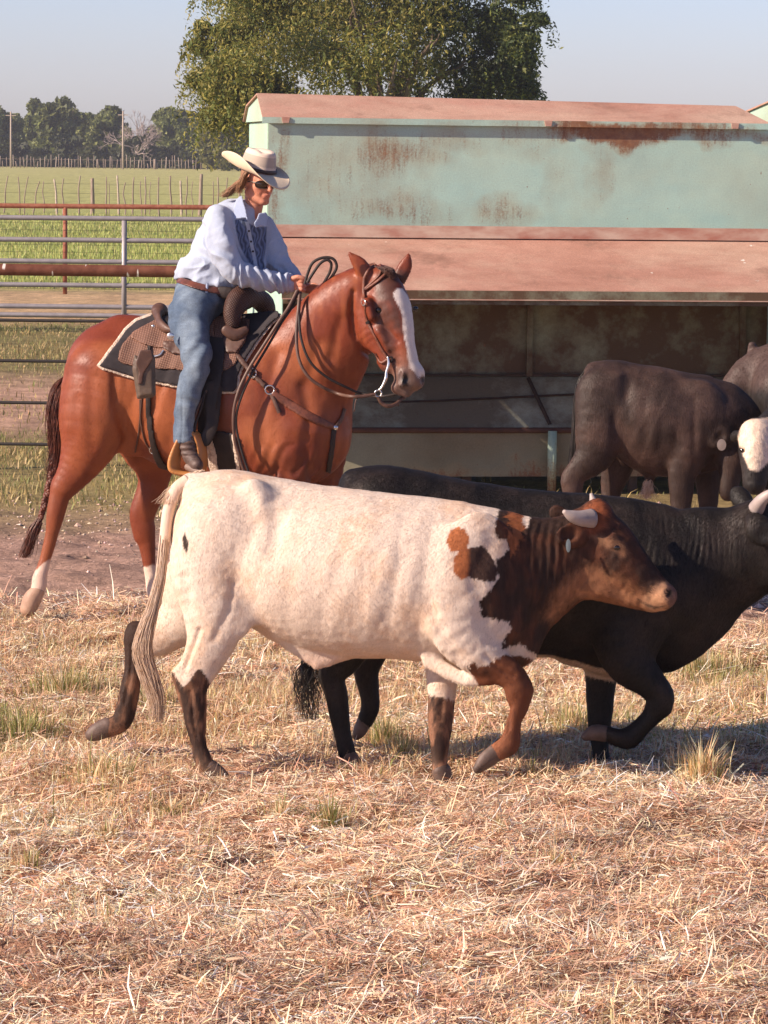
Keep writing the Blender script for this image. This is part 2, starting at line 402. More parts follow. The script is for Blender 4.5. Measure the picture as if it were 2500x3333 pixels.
def blades(P, h, w, ang, lean, col, segs=2, curl=.5):
    """P (n,3) base points; upright tapering blades"""
    n = len(P); a = ang; L = np.stack([np.cos(a), np.sin(a), 0 * a], 1); S = np.stack([-np.sin(a), np.cos(a), 0 * a], 1)
    up = np.array([0, 0, 1.0]); w = w[:, None]; h = h[:, None]; lean = lean[:, None]
    mid = P + up * h * .55 + L * h * lean * .35; tip = P + up * h * (1 - .25 * lean * curl) + L * h * lean
    V = np.stack([P - S * w, P + S * w, mid - S * w * .8, mid + S * w * .8, tip], 1).reshape(-1, 3)
    i = np.arange(n)[:, None] * 5
    return V, [i + np.array([[0, 1, 3, 2]]), i + np.array([[2, 3, 4]])], np.repeat(col, 5, 0)
def pal(n, cols, w, jit=.18):
    k = rng.choice(len(cols), n, p=np.array(w) / sum(w)); c = np.array(cols)[k]
    return np.clip(c * (1 + jit * rng.normal(size=(n, 1))) * (1 + .05 * rng.normal(size=(n, 3))), .01, .95)
STRAW = [(.97, .72, .50), (.90, .58, .38), (.70, .41, .25), (.98, .87, .70), (.34, .175, .11)]
def straw(n, ya, yb, lo, hi, wd, name, seed=0, thick=.02):
    t = rng.random(n); Y = ya + (yb - ya) * t; X = (rng.random(n) * 2 - 1) * (.125 * Y + 1.15)
    P0 = np.stack([X, Y, 0 * X], 1); cl = vnoise(P0, 2.6, 31); keep = rng.random(n) < np.clip(.78 + .5 * cl, .25, 1) * (1 - .7 * sstep(17.4, 18.8, Y + .5 * vnoise(P0, 1.1, 3)))
    X, Y, P0, cl = X[keep], Y[keep], P0[keep], cl[keep]; n = len(X)
    ln = np.exp(rng.normal(np.log((lo + hi) / 2), .45, n)).clip(lo * .6, hi * 2.2)
    # straw lies combed together in drifts
    a = 2.2 * vnoise(P0, 1.7, 17) + rng.normal(0, .85, n); a = np.where(rng.random(n) < .35, rng.random(n) * 6.28, a)
    pit = rng.normal(0, .16, n).clip(-.5, 1.1); pit = np.where(rng.random(n) < .06, rng.random(n) * 1.2, pit)
    z = gh(X, Y) + rng.random(n) ** 1.5 * (thick * (1 + .9 * cl)) + .003
    D = np.stack([np.cos(a) * np.cos(pit), np.sin(a) * np.cos(pit), np.sin(pit)], 1); hl = ln[:, None] / 2
    C = np.stack([X, Y, z + np.abs(np.sin(pit)) * ln * .5], 1); C[:, 2] += 0
    up = np.stack([rng.normal(0, .5, n), rng.normal(0, .5, n), np.ones(n)], 1); S = np.cross(D, up); S /= np.linalg.norm(S, axis=1, keepdims=True)
    w = (wd * np.exp(rng.normal(0, .4, n)))[:, None]; bend = np.cross(D, S) * (rng.normal(0, .1, n)[:, None]) * hl * 2
    V = np.stack([C - D * hl - S * w, C - D * hl + S * w, C + bend - S * w, C + bend + S * w, C + D * hl - S * w * .5, C + D * hl + S * w * .5], 1).reshape(-1, 3)
    i = np.arange(n)[:, None] * 6
    F = np.concatenate([i + np.array([[0, 1, 3, 2]]), i + np.array([[2, 3, 5, 4]])])
    c = pal(n, STRAW, [4, 5, 2.4, 2.4, 1]); c = c * (1.06 + .22 * vnoise(P0, .9, 44) + .2 * vnoise(P0, 4.5, 45))[:, None]
    o = mesh(name, V, F, M_STRAW, None, np.repeat(np.clip(c, .01, .95), 6, 0), False); return o
M_STRAW = mat_vcol('dry_straw', .5, .4, .14)
M_GRASS = mat_vcol('grass_blades', .6, .3, .3)
tag(straw(600000, 8.7, 19.0, .025, .075, .0014, 'straw'), 'golden cut straw covering the ground in the foreground', 'straw', kind='stuff')

straw_long = straw(21000, 8.7, 18.5, .06, .12, .0019, 'straw', thick=.03); tag(straw_long, 'longer pale straw stalks lying loose on top of the cut straw', 'straw', kind='stuff')
def tuft_field(n, dens, ya, yb, hh, ww, cols, wts, name, lab, lean=.5, xw=.125, xm=1.2):
    t = rng.random(n); Y = ya + (yb - ya) * t; X = (rng.random(n) * 2 - 1) * (xw * Y + xm); P = np.stack([X, Y, 0 * X], 1)
    k = rng.random(n) < dens(X, Y, P)
    for hx, hy in HOOFS: k &= (X - hx) ** 2 + (Y + .05 - hy) ** 2 > .11 ** 2
    X, Y, P = X[k], Y[k], P[k]; n = len(X)
    P[:, 2] = gh(X, Y); a = rng.random(n) * 6.28; q = 1 + .45 * vnoise(P, 1.9, 12)
    h = hh * q * np.exp(rng.normal(0, .35, n)); g = vnoise(P, 1.1, 71) * .8 + vnoise(P, .35, 72) * .6
    c = pal(n, cols, wts); gr = np.array(cols[-1]); m = (rng.random(n) < sstep(-.1, .9, g))[:, None]; c = np.where(m, gr * (1 + .25 * rng.normal(size=(n, 1))), c)
    V, F, C = blades(P, h, ww * np.exp(rng.normal(0, .3, n)), a, np.abs(rng.normal(0, lean, n)).clip(0, 1.4), np.clip(c, .01, .9))
    return tag(mesh(name, V, F, M_GRASS, None, C, False), lab, 'grass', kind='stuff')
DRY = [(.92, .66, .38), (.78, .52, .28), (.95, .78, .50), (.46, .29, .15), (.36, .35, .12)]
def dens_mid(X, Y, P):
    px = CX + X / Y * FPX; nz = vnoise(P, 1.3, 8)
    d = sstep(13.1, 14.6, Y + .5 * nz) * sstep(18.4, 17.6, Y)                 # the uncut strip behind the steers
    left = sstep(800, 300, px) * sstep(12.0, 13.0, Y + .4 * nz) * sstep(18.4, 17.6, Y)
    return np.clip(.62 * np.maximum(d, left) * (.55 + .75 * nz + .35) , 0, 1)
tuft_field(240000, dens_mid, 11.8, 18.5, .042, .0017, DRY, [5, 4, 3, 2, 2], 'tall_grass', 'uncut dry gold and green grass around the cattle', .8)
def dens_near(X, Y, P):
    nz = vnoise(P, 3.1, 91) + .5 * vnoise(P, 8, 92); return sstep(.35, .8, nz) * .55 + .02
tuft_field(80000, dens_near, 8.9, 14.5, .05, .0016, DRY, [5, 4, 4, 2, 1], 'grass_tuft', 'small upright grass tufts poking out of the straw', .6)
# clumps standing out of the straw
def clumps():
    Vs = MB()
    for (px, Y, n, r, h, g) in [(1260, 14.2, 500, .10, .13, .7), (1330, 13.9, 300, .09, .10, .5), (1085, 12.35, 420, .09, .10, .8), (925, 12.45, 220, .10, .07, .5), (560, 12.6, 160, .07, .06, .5), (350, 12.0, 160, .08, .07, .3),
                                (2310, 13.35, 420, .13, .13, .15), (2220, 13.6, 200, .1, .09, .2), (60, 14.3, 700, .25, .12, .9), (200, 15.4, 900, .35, .12, .8), (480, 15.0, 500, .3, .09, .5), (1880, 14.6, 500, .25, .1, .5),
                                (2300, 16.3, 900, .4, .12, .6), (1640, 12.3, 120, .06, .07, .2), (330, 13.1, 500, .3, .10, .4), (1750, 13.5, 120, .1, .06, .3), (90, 11.6, 160, .1, .07, .4), (1830, 11.8, 150, .12, .06, .2)]:
        c = G(px, Y); a = rng.random(n) * 6.28; q = r * np.abs(rng.normal(0, .5, n)); P = np.stack([c[0] + q * np.cos(a), c[1] + q * np.sin(a), 0 * a], 1)
        P[:, 2] = gh(P[:, 0], P[:, 1]); hh = h * np.exp(rng.normal(-.1, .35, n)) * (1 - .4 * q / r)
        co = pal(n, DRY[:4], [5, 4, 3, 2]); m = rng.random(n)[:, None] < g * .7; co = np.where(m, np.array([.27, .29, .09]) * (1 + .25 * rng.normal(size=(n, 1))), co)
        V, F, C = blades(P, hh, np.full(n, .0018) * np.exp(rng.normal(0, .3, n)), a + rng.normal(0, .6, n), np.abs(rng.normal(.25, .4, n)), np.clip(co, .01, .9)); Vs.add(V, F, C)
    tag(Vs.build('grass_clump', M_GRASS), 'loose clumps of longer green and gold grass in the straw', 'grass', kind='stuff')
clumps()
def dens_back(X, Y, P):
    nz = vnoise(P, .7, 55); b = sstep(22.8, 24.2, Y + nz) * sstep(30, 28.5, Y + nz) + .8 * sstep(36, 38.5, Y + nz) * sstep(50, 47, Y + nz) + .22 * sstep(29, 31, Y) * sstep(38, 36, Y) + .5 * sstep(61, 64, Y)
    return np.clip(b * (.7 + .5 * nz), 0, 1) * (X < 3.5) * np.where((X > -1.0) & (Y < 30), .06, 1)
tuft_field(150000, dens_back, 22.5, 62, .045, .0042, [(.55, .42, .20), (.46, .35, .15), (.62, .48, .26), (.35, .27, .12), (.27, .28, .10)], [4, 4, 2, 3, 3], 'grass', 'yellowing pasture grass behind the horse and rails', .8, xw=.12, xm=.6)
def dens_far(X, Y, P): return .55 + .5 * vnoise(P, .12, 3)
def far_field():
    n = 90000; Y = 60 * (125 / 60) ** rng.random(n); X = (rng.random(n) * 2 - 1) * (.12 * Y + 1); X = np.where(X > 2, X - 4, X); P = np.stack([X, Y, 0 * X - .01], 1)
    c = pal(n, [(.46, .50, .16), (.56, .54, .22), (.36, .42, .12)], [3, 2, 3]); V, F, C = blades(P, .10 * np.exp(rng.normal(0, .3, n)), np.full(n, .009), rng.random(n) * 6.28, np.abs(rng.normal(0, .4, n)), c)
    tag(mesh('pasture_grass', V, F, M_GRASS, None, C, False), 'green pasture grass beyond the pipe rails', 'grass', kind='stuff')
far_field()
def gravel():
    n = 5200; Y = 18.0 + 6.5 * rng.random(n); X = (rng.random(n) * 2 - 1) * (.125 * Y + .5); P = np.stack([X, Y, 0 * X], 1)
    k = rng.random(n) < .35 + .9 * vnoise(P, .8, 4) + .5 * sstep(22, 24, Y); P = P[k]; n = len(P)
    P[:, 2] = gh(P[:, 0], P[:, 1]) + .002; r = .009 * np.exp(rng.normal(0, .45, n))
    ico = np.array([(0, 0, 1), (.9, 0, .1), (0, .9, .1), (-.9, 0, .1), (0, -.9, .1), (0, 0, -.6)]); F = np.array([(0, 1, 2), (0, 2, 3), (0, 3, 4), (0, 4, 1), (5, 2, 1), (5, 3, 2), (5, 4, 3), (5, 1, 4)])
    V = P[:, None] + (ico[None] * (1 + .35 * rng.normal(size=(n, 6, 1)))) * r[:, None, None] * np.array([1, 1, .7]); c = pal(n, [(.50, .36, .28), (.34, .24, .19), (.62, .48, .40)], [4, 3, 2], .2)
    tag(mesh('gravel', V.reshape(-1, 3), (np.arange(n)[:, None, None] * 6 + F[None]).reshape(-1, 3), mat_vcol('gravel_stone', .9, .2), None, np.repeat(c, 6, 0), False), 'small pale stones scattered on the dirt track', 'gravel', kind='stuff')
gravel()

# ================================================================== FEEDER
def mat_mint(name, base=(.40, .60, .51), rust=.5, spots=(), seed=0, dirt=0, dz=.0):
    """weathered enamel with rust bleeding through; spots: (x,z,rx,rz,strength)"""
    t = NT(name); n = t.noise(2.2, 6, .65, stretch=(.7, 1, 1.6), loc=(seed, 0, seed)); drip = t.noise(5, 6, .7, stretch=(5, 1, .55), loc=(0, 0, seed)); fine = t.noise(60, 4, .75)
    c = t.mix(t.ramp(n, [(.3, 0), (.7, 1)]), base, tuple(x * y for x, y in zip(base, (1.22, 1.08, 1.0))))
    wash = t.noise(.8, 4, .6, loc=(seed * 2, 0, 0)); c = t.mix(t.ramp(wash, [(.42, 0), (.72, .6)]), c, (.42, .45, .33))
    co = t.n('ShaderNodeTexCoord'); sep = t.n('ShaderNodeSeparateXYZ'); wv = t.n('ShaderNodeTexNoise'); wv.inputs['Scale'].default_value = 2.6; wv.inputs['Detail'].default_value = 5; t.l(co.outputs['Object'], wv.inputs[0]); va = t.n('ShaderNodeVectorMath', operation='MULTIPLY_ADD'); t.l(wv.outputs[1], va.inputs[0]); va.inputs[1].default_value = (.55, 0, .5); t.l(co.outputs['Object'], va.inputs[2]); vb = t.n('ShaderNodeVectorMath', operation='ADD'); t.l(va.outputs[0], vb.inputs[0]); vb.inputs[1].default_value = (-.275, 0, -.25 + dz); t.l(vb.outputs[0], sep.inputs[0]); tot = None
    for (x, z, rx, rz, st) in spots:
        a = t.math('POWER', t.math('DIVIDE', t.math('SUBTRACT', sep.outputs[0], x), rx), 2.0); b = t.math('POWER', t.math('DIVIDE', t.math('SUBTRACT', sep.outputs[2], z), rz), 2.0)
        e = t.math('MULTIPLY', t.math('SUBTRACT', 1.0, t.math('ADD', a, b), clamp=True), st); tot = e if tot is None else t.math('MAXIMUM', tot, e)
    rn = t.math('MULTIPLY_ADD', fine, .45, t.math('MULTIPLY', drip, .55))
    thr = t.math('SUBTRACT', rn, .66 - rust * .12)
    if tot is not None:
        thr = t.math('MULTIPLY_ADD', tot, .22, thr)
        c = t.mix(t.math('MULTIPLY', t.math('MULTIPLY', tot, t.ramp(t.noise(3.2, 5, .7, loc=(1, seed, 2)), [(.35, .2), (.65, 1)])), .8, clamp=True), c, (.37, .27, .15))
    f = t.ramp(t.math('MULTIPLY', thr, 6.0, clamp=True), [(0, 0), (1, .85)])
    rc = t.mix(t.ramp(t.noise(18, 4), [(.35, 0), (.65, 1)]), (.30, .13, .055), (.19, .062, .03))
    c = t.mix(f, c, rc)
    if dirt: c = t.mix(t.ramp(t.noise(1.6, 6, .7, loc=(4, 1, seed)), [(.33, 0), (.52, dirt)]), c, (.12, .068, .036))
    gr = t.noise(90, 4, .8); c = t.mix(1, c, t.ramp(gr, [(.3, .84), (.7, 1.1)]), 'MULTIPLY')
    sp = t.ramp(t.noise(26, 3, .6, loc=(seed, 5, 1)), [(.70, 0), (.73, .8)]); c = t.mix(sp, c, (.24, .11, .06))
    t.bump(t.math('ADD', t.noise(7, 5, .6), t.math('MULTIPLY', f, .5)), .16, .01, t.bump(t.noise(.9, 3, .5), .5, .05))
    return t.set(c, .6, 0, .35)
def mat_roof(name, seed=0):
    t = NT(name); a = t.noise(3, 6, .65, stretch=(.5, 1, 1), loc=(seed, 0, 0)); b = t.noise(1.0, 5, .7, stretch=(.6, 1, 1), loc=(0, seed, 0)); c3 = t.noise(40, 4, .7)
    c = t.mix(t.ramp(a, [(.3, 0), (.7, 1)]), (.38, .19, .135), (.56, .315, .235)); c = t.mix(t.ramp(b, [(.42, 0), (.72, .85)]), c, (.62, .46, .34))
    c = t.mix(t.ramp(c3, [(.62, 0), (.72, .35)]), c, (.25, .10, .06)); c = t.mix(t.ramp(t.noise(9, 3, .5, loc=(seed, 3, 1)), [(.74, 0), (.76, .8)]), c, (.82, .78, .68))
    gr = t.noise(110, 3, .8); c = t.mix(1, c, t.ramp(gr, [(.3, .72), (.7, 1.18)]), 'MULTIPLY'); c = t.mix(t.ramp(t.noise(1.7, 6, .75, stretch=(1, 1, .5), loc=(seed, 9, 4)), [(.56, 0), (.70, .6)]), c, (.20, .115, .08))
    t.bump(t.noise(6, 5), .5, .012, t.bump(gr, .3, .003)); return t.set(c, .75, 0, .25)
M_MINT = mat_mint('mint_enamel', (.42, .66, .58), .22, spots=((.95, 2.48, .42, .24, 1.0), (.5, 2.3, .55, .5, .55), (2.6, 2.66, .75, .12, 1.9), (3.2, 2.66, .9, .08, 1.0), (.95, 2.06, .6, .2, .75), (1.8, 2.0, .35, .18, .8), (1.9, 2.6, .35, .2, .6), (1.3, 2.6, .5, .12, .6), (2.45, 2.35, .12, .35, .55), (.03, 2.3, .12, .6, .9), (2.2, 2.3, .12, .4, .3)))
M_MINT_E = mat_mint('mint_enamel_end', (.38, .62, .52), .25, seed=3)
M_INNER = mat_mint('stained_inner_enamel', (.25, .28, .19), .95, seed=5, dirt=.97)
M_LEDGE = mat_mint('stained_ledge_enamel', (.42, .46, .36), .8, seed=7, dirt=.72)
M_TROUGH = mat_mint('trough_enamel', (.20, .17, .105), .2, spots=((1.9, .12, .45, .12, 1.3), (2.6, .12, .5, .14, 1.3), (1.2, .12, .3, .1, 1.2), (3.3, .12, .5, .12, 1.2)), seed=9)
M_ROOF = mat_roof('faded_red_oxide'); M_ROOF2 = mat_roof('faded_red_oxide_canopy', 6)
M_RUSTP = mat_plain('rusty_pipe', (.24, .075, .038), .75, .1, c2=(.36, .14, .08), scale=14, bump=.4, bscale=90)
M_DARKIRON = mat_plain('dark_iron', (.05, .035, .03), .7, .3, c2=(.09, .05, .035))
M_CHALK = mat_plain('chalky_trim', (.66, .50, .38), .8, 0, c2=(.45, .20, .14), scale=9, stretch=(.4, 1, 1), bump=.3)
L = 3.80
def feeder(name, lab, O, th, grp='cattle feeders in a row'):
    t = thing(name, lab, 'feeder', O, th, grp)
    # local: x along, y = -v (v towards the viewer), z up
    MB().box((0, 0, 1.94), (L, 1.4, 2.70)).build('hopper', M_MINT, t)
    e = MB(); e.box((-.006, .012, 1.95), (-.001, 1.39, 2.69)); e.prism([(-.03, 2.706), (.40, 2.905), (1.2, 2.82), (1.42, 2.706)], 0, -.03, -.004); e.build('end_panel', M_MINT_E, t)
    r = MB()
    for (ya, za, yb, zb) in ((-.035, 2.735, .40, 2.915), (.40, 2.915, 1.22, 2.835), (1.22, 2.835, 1.46, 2.72)):
        P = [(ya, za), (yb, zb), (yb, zb - .012), (ya, za - .012)]
        n0 = r.n; r.prism(P, 0, -.05, L - .02)
        V = r.V[-1]; V[4:, 2] -= np.where(V[4:, 1] > .2, .045, 0); V[4:, 0] -= np.where(V[4:, 1] > .2, .17, 0)
    r.build('roof', M_ROOF, t)
    f = MB(); f.box((-.052, -.041, 2.690), (L - .02, -.032, 2.7345)); f.build('roof_fascia', M_MINT, t)
    for u in (.12, 2.08, 3.50):
        MB().prism([(u - .03, 2.735), (u + .03, 2.735), (u + .022, 2.694), (u - .022, 2.694)], 1, -.052, -.0415).build('roof_bracket', M_CHALK, t)
    # canopy over the troughs
    c = MB(); c.prism([(-.10, 1.862), (-1.10, 1.512), (-1.10, 1.502), (-.10, 1.852)], 0, -.012, L + .02); c.build('canopy', M_ROOF2, t)
    b = MB(); b.box((-.01, -.125, 1.868), (L + .02, -.004, 1.874)); b.box((-.011, -.135, 1.862), (L + .02, -.1255, 1.952)); b.build('canopy_flashing', M_CHALK, t)
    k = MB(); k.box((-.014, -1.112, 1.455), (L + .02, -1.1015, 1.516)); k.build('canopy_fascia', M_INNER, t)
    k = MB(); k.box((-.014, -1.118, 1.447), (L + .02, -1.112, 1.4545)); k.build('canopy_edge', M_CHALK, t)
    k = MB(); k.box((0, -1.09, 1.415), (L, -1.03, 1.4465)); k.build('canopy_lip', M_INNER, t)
    # shaded wall, sloping tray, trough
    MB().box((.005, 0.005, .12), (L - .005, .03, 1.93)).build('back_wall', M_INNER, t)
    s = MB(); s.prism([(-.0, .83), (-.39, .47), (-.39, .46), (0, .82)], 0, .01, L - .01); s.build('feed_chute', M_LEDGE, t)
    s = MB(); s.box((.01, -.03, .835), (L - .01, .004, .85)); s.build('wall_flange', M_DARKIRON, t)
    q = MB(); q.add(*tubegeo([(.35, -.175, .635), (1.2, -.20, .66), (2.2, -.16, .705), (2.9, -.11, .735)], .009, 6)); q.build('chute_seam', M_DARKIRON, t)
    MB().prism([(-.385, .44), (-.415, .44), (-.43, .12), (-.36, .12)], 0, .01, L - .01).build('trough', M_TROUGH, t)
    p = MB(); p.add(*tubegeo([(.0, -.425, .462), (L, -.425, .462)], .021, 10)); p.build('trough_rail', mat_plain('dark_rusty_rail', (.085, .038, .028), .8, .1, c2=(.13, .055, .035)), t)
    for u in (1.97, 3.6):
        p = MB(); p.box((u - .022, -.035, .83), (u + .022, .004, 1.46)); p.build('wall_rib', M_INNER, t)
        p = MB(); p.add(*tubegeo([(u - .01, -.05, .82), (u + .10, -.36, .50)], .016, 6)); p.build('brace', M_DARKIRON, t)
        p = MB(); p.add(*tubegeo([(u + .10, -.47, -.02), (u + .10, -.47, .46)], .034, 12)); p.build('leg', M_POST, t, True)
    for u in (1.45, 2.7): MB().box((u - .03, -.40, -.02), (u + .03, -.30, .118)).build('foot', M_DARKIRON, t)
    for s0, s1, nm in ((-.010, -.003, 'side_panel'),):
        P = [(1.39, .15), (1.39, 1.935), (-.12, 1.845), (-1.08, 1.495), (-1.08, .95), (-.45, .46), (-.44, .10)]
        MB().prism(P, 0, s0, s1).build(nm, M_MINT_E, t)
    MB().prism(P, 0, L + .003, L + .010).build('side_panel', M_MINT, t)
    MB().box((0, .6, .1), (L, 1.38, .5)).build('rear_trough', M_TROUGH, t)
    return t
M_POST = mat_mint('post_enamel', (.36, .55, .45), .9, spots=((1.0, 0, 9, .3, 1.0),), seed=12)
TH = R(8)
FO = W(870, 1000, 25.0); FO = np.array([FO[0], 25.0, 0])
f1 = feeder('cattle_feeder', 'long rusty mint green feeder with faded red roof right behind the horse', FO, TH)
def dup(root, loc, rz, label):
    r = root.copy(); COL.objects.link(r); r.location = loc; r.rotation_euler = (0, 0, rz); r['label'] = label
    for ch in root.children:
        c = ch.copy(); COL.objects.link(c); c.parent = r
    return r
dup(f1, (FO[0] + 3.93 * math.cos(TH), FO[1] + 3.93 * math.sin(TH) + .12, 0), TH, 'mostly hidden mint feeder whose pale gable peeks in at the right edge')

# ================================================================== FENCES
M_GREYP = mat_plain('galvanised_pipe', (.30, .28, .29), .5, .3, c2=(.38, .35, .35), scale=10, bump=.15)
M_CABLE = mat_plain('dark_cable', (.045, .038, .036), .7, .2)
M_WOOD = mat_plain('weathered_wood', (.24, .18, .14), .9, 0, c2=(.36, .29, .23), scale=20, stretch=(1, 1, .2), bump=.5)
M_PALEW = mat_plain('pale_wood', (.52, .44, .36), .9, 0, c2=(.38, .30, .24), scale=20)
def mat_droppings():
    t = NT('rusty_pipe_streaked'); n = t.noise(14, 5, .6); c = t.mix(t.ramp(n, [(.35, 0), (.65, 1)]), (.12, .038, .022), (.20, .075, .045))
    s = t.noise(3.2, 2, .5, stretch=(5, 1, .8), loc=(2.3, 0, 0)); m = t.ramp(s, [(.64, 0), (.66, 1)]); s2 = t.ramp(t.noise(6, 2, stretch=(1, 1, 1)), [(.45, 0), (.5, 1)])
    c = t.mix(t.math('MULTIPLY', m, s2), c, (.75, .68, .62)); t.bump(t.noise(80, 3), .3, .004); return t.set(c, .7, .1, .3)
# big top rail with four cables (in front), d = 25.7
Y = 25.7; zt = float(W(250, 880, Y)[2]); t = thing('pipe_fence', 'thick rusty top pipe fence with four dark cables nearest the horse', 'fence', (W(250, 880, Y)[0], Y, 0))
def loc(P, t): return np.asarray(P, float) - np.array(t.location)
x0, x1 = W(-700, 880, Y)[0], W(770, 880, Y)[0]
def rail(t, name, x0, x1, Y, z, r, mat, sag=0, sides=10, slope=0, wob=0):
    xs = np.linspace(x0, x1, 16); u = (xs - x0) / (x1 - x0); P = np.stack([xs, xs * 0 + Y, z + slope * (u - .5) - sag * 4 * u * (1 - u) + wob * np.sin(u * 23)], 1)
    m = MB(); m.add(*tubegeo(loc(P, t), r, sides)); return m.build(name, mat, t, True)
rail(t, 'top_rail', x0, x1, Y, zt, .045, mat_droppings(), sides=20)
for i, y in enumerate((1041, 1173, 1309, 1444)): rail(t, 'cable', x0, x1, Y, float(W(250, y + 2, Y)[2]), .0125, M_CABLE, .004, 8)
for xx in (x0, W(655, 900, Y)[0]):
    m = MB(); m.add(*tubegeo(loc([(xx, Y, -.02), (xx, Y, zt - .03)], t), .038, 14)); m.build('post', M_RUSTP, t, True)
# grey gate panel, d = 46
Y = 46.0; t = thing('pipe_gate', 'grey galvanised pipe panel with slim round rails behind the rusty pipe', 'gate', (W(405, 1100, Y)[0], Y, 0))
x0, x1 = W(-500, 700, Y)[0], W(900, 700, Y)[0]
for y in (712, 783, 853, 930, 1000): rail(t, 'rail', x0, x1, Y, float(W(405, y, Y)[2]), .034, M_GREYP, 0, 12, .012)
rail(t, 'rail', x0, x1, Y, .22, .034, M_GREYP, 0, 12)
for px in (-430, 405, 880):
    xx = W(px, 700, Y)[0]; m = MB(); m.add(*tubegeo(loc([(xx, Y - .01, -.02), (xx, Y - .01, float(W(405, 718, Y)[2]))], t), .036, 12)); m.build('upright', M_GREYP, t, True)
# rusty top-rail fence with mesh, d = 58
Y = 58.0; t = thing('mesh_fence', 'thin rusty rail fence with wire netting at the pasture edge', 'fence', (W(212, 950, Y)[0], Y, 0))
x0, x1 = W(-600, 670, Y)[0], W(1000, 670, Y)[0]; zt = float(W(212, 671, Y)[2]); rail(t, 'top_rail', x0, x1, Y, zt, .042, M_RUSTP, 0, 12, .03)
for px in (-560, 212, 990):
    xx = W(px, 700, Y)[0]; m = MB(); m.add(*tubegeo(loc([(xx, Y, -.02), (xx, Y, zt)], t), .038, 12)); m.build('post', M_RUSTP, t, True)
m = MB()
for k in range(10): m.add(*tubegeo(loc([(x0, Y - .04, .08 + k * .125), (x1, Y - .04, .08 + k * .125)], t), .0022, 4, False))
for xx in np.arange(x0, x1, .15): m.add(*tubegeo(loc([(xx, Y - .04, .05), (xx, Y - .04, 1.21)], t), .0018, 4, False))
m.build('wire_netting', M_CABLE, t)
# crooked stave fence, d = 125
Y = 125.0; t = thing('stave_fence', 'crooked wire fence of thin bent cedar staves crossing the pasture', 'fence', (W(400, 690, Y)[0], Y, 0))
for (px, yt, lean, r, pale) in [(12, 572, 14, .03, 0), (65, 575, -6, .028, 0), (80, 574, 12, .026, 0), (105, 590, 24, .03, 0), (142, 590, 0, .025, 0), (186, 583, -10, .045, 1), (204, 580, 3, .03, 0), (258, 572, 3, .035, 0), (300, 580, 0, .085, 0), (346, 575, 0, .03, 0), (354, 592, 0, .02, 0), (387, 571, -6, .045, 1), (408, 594, 0, .03, 0), (431, 577, 4, .035, 0), (462, 590, -5, .025, 0),
                              (472, 575, 0, .035, 0), (486, 592, 4, .02, 0), (519, 577, -3, .035, 0), (557, 572, -3, .04, 0), (592, 588, -5, .05, 1), (608, 574, 0, .03, 0), (624, 590, 3, .02, 0), (650, 566, 5, .085, 0), (690, 590, 3, .025, 0), (708, 577, 0, .035, 0), (740, 578, 0, .03, 0), (-40, 575, 5, .04, 0), (780, 575, 0, .05, 0)]:
    x = W(px, 690, Y)[0]; z = float(W(px, yt, Y)[2]); l = -lean / 88.0; P = [(x, Y, -.1), (x - l * .3 + rng.normal(0, .02), Y, z * .33), (x - l * .5 + rng.normal(0, .03), Y, z * .66), (x - l, Y, z)]
    m = MB(); m.add(*tubegeo(loc(catmull(P, 3), t), r * np.linspace(1.1, .75, 10), 6)); m.build('stave', M_PALEW if pale else M_WOOD, t, True)
for z in (.4, .8, 1.15): rail(t, 'wire', W(-300, 690, Y)[0], W(900, 690, Y)[0], Y, z, .004, M_CABLE, 0, 4)
# far paling fence, d = 400
Y = 400.0; t = thing('paling_fence', 'distant uneven fence of pale stakes along the foot of the trees', 'fence', (W(350, 545, Y)[0], Y, 0))
for k in range(84):
    px = -90 + k * 11.2 + rng.normal(0, 1.8); x = W(px, 545, Y)[0]; h = 1.25 * (1 + .2 * rng.normal()) ; g = .045 + .03 * rng.random()
    if abs(px - 503) < 8: g = .2
    m = MB(); m.add(*tubegeo(loc([(x, Y, -.2), (x + .08 * rng.normal(), Y, h)], t), [g, g * .8], 5)); m.build('stake', M_PALEW if k % 4 == 0 else M_WOOD, t, True)
rail(t, 'wire', W(-200, 545, Y)[0], W(850, 545, Y)[0], Y, 1.0, .02, M_WOOD, 0, 4)

# ================================================================== TREES
M_BARK = mat_plain('bark', (.13, .09, .06), .95, 0, c2=(.2, .15, .11), scale=6, stretch=(1, 1, .2), bump=.7, bscale=12, bdist=.05)
M_GREYBARK = mat_plain('bare_bark', (.34, .27, .25), .95, 0, c2=(.42, .35, .32), scale=3, bump=0)
M_LEAF = mat_vcol('foliage', .55, .35, .35)
def leafcards(P, size, col, asp=2.2, droop=0.0, N=None):
    n = len(P); d = rng.normal(size=(n, 3)); d[:, 2] -= droop; d /= np.linalg.norm(d, axis=1, keepdims=True)
    s = np.cross(d, rng.normal(size=(n, 3))); s /= np.linalg.norm(s, axis=1, keepdims=True)
    a = (size * np.exp(rng.normal(0, .3, n)))[:, None]; b = a / asp
    V = np.stack([P - d * a, P - s * b, P + d * a, P + s * b], 1).reshape(-1, 3)
    return V, (np.arange(n)[:, None] * 4 + np.arange(4)[None]), np.repeat(col, 4, 0)
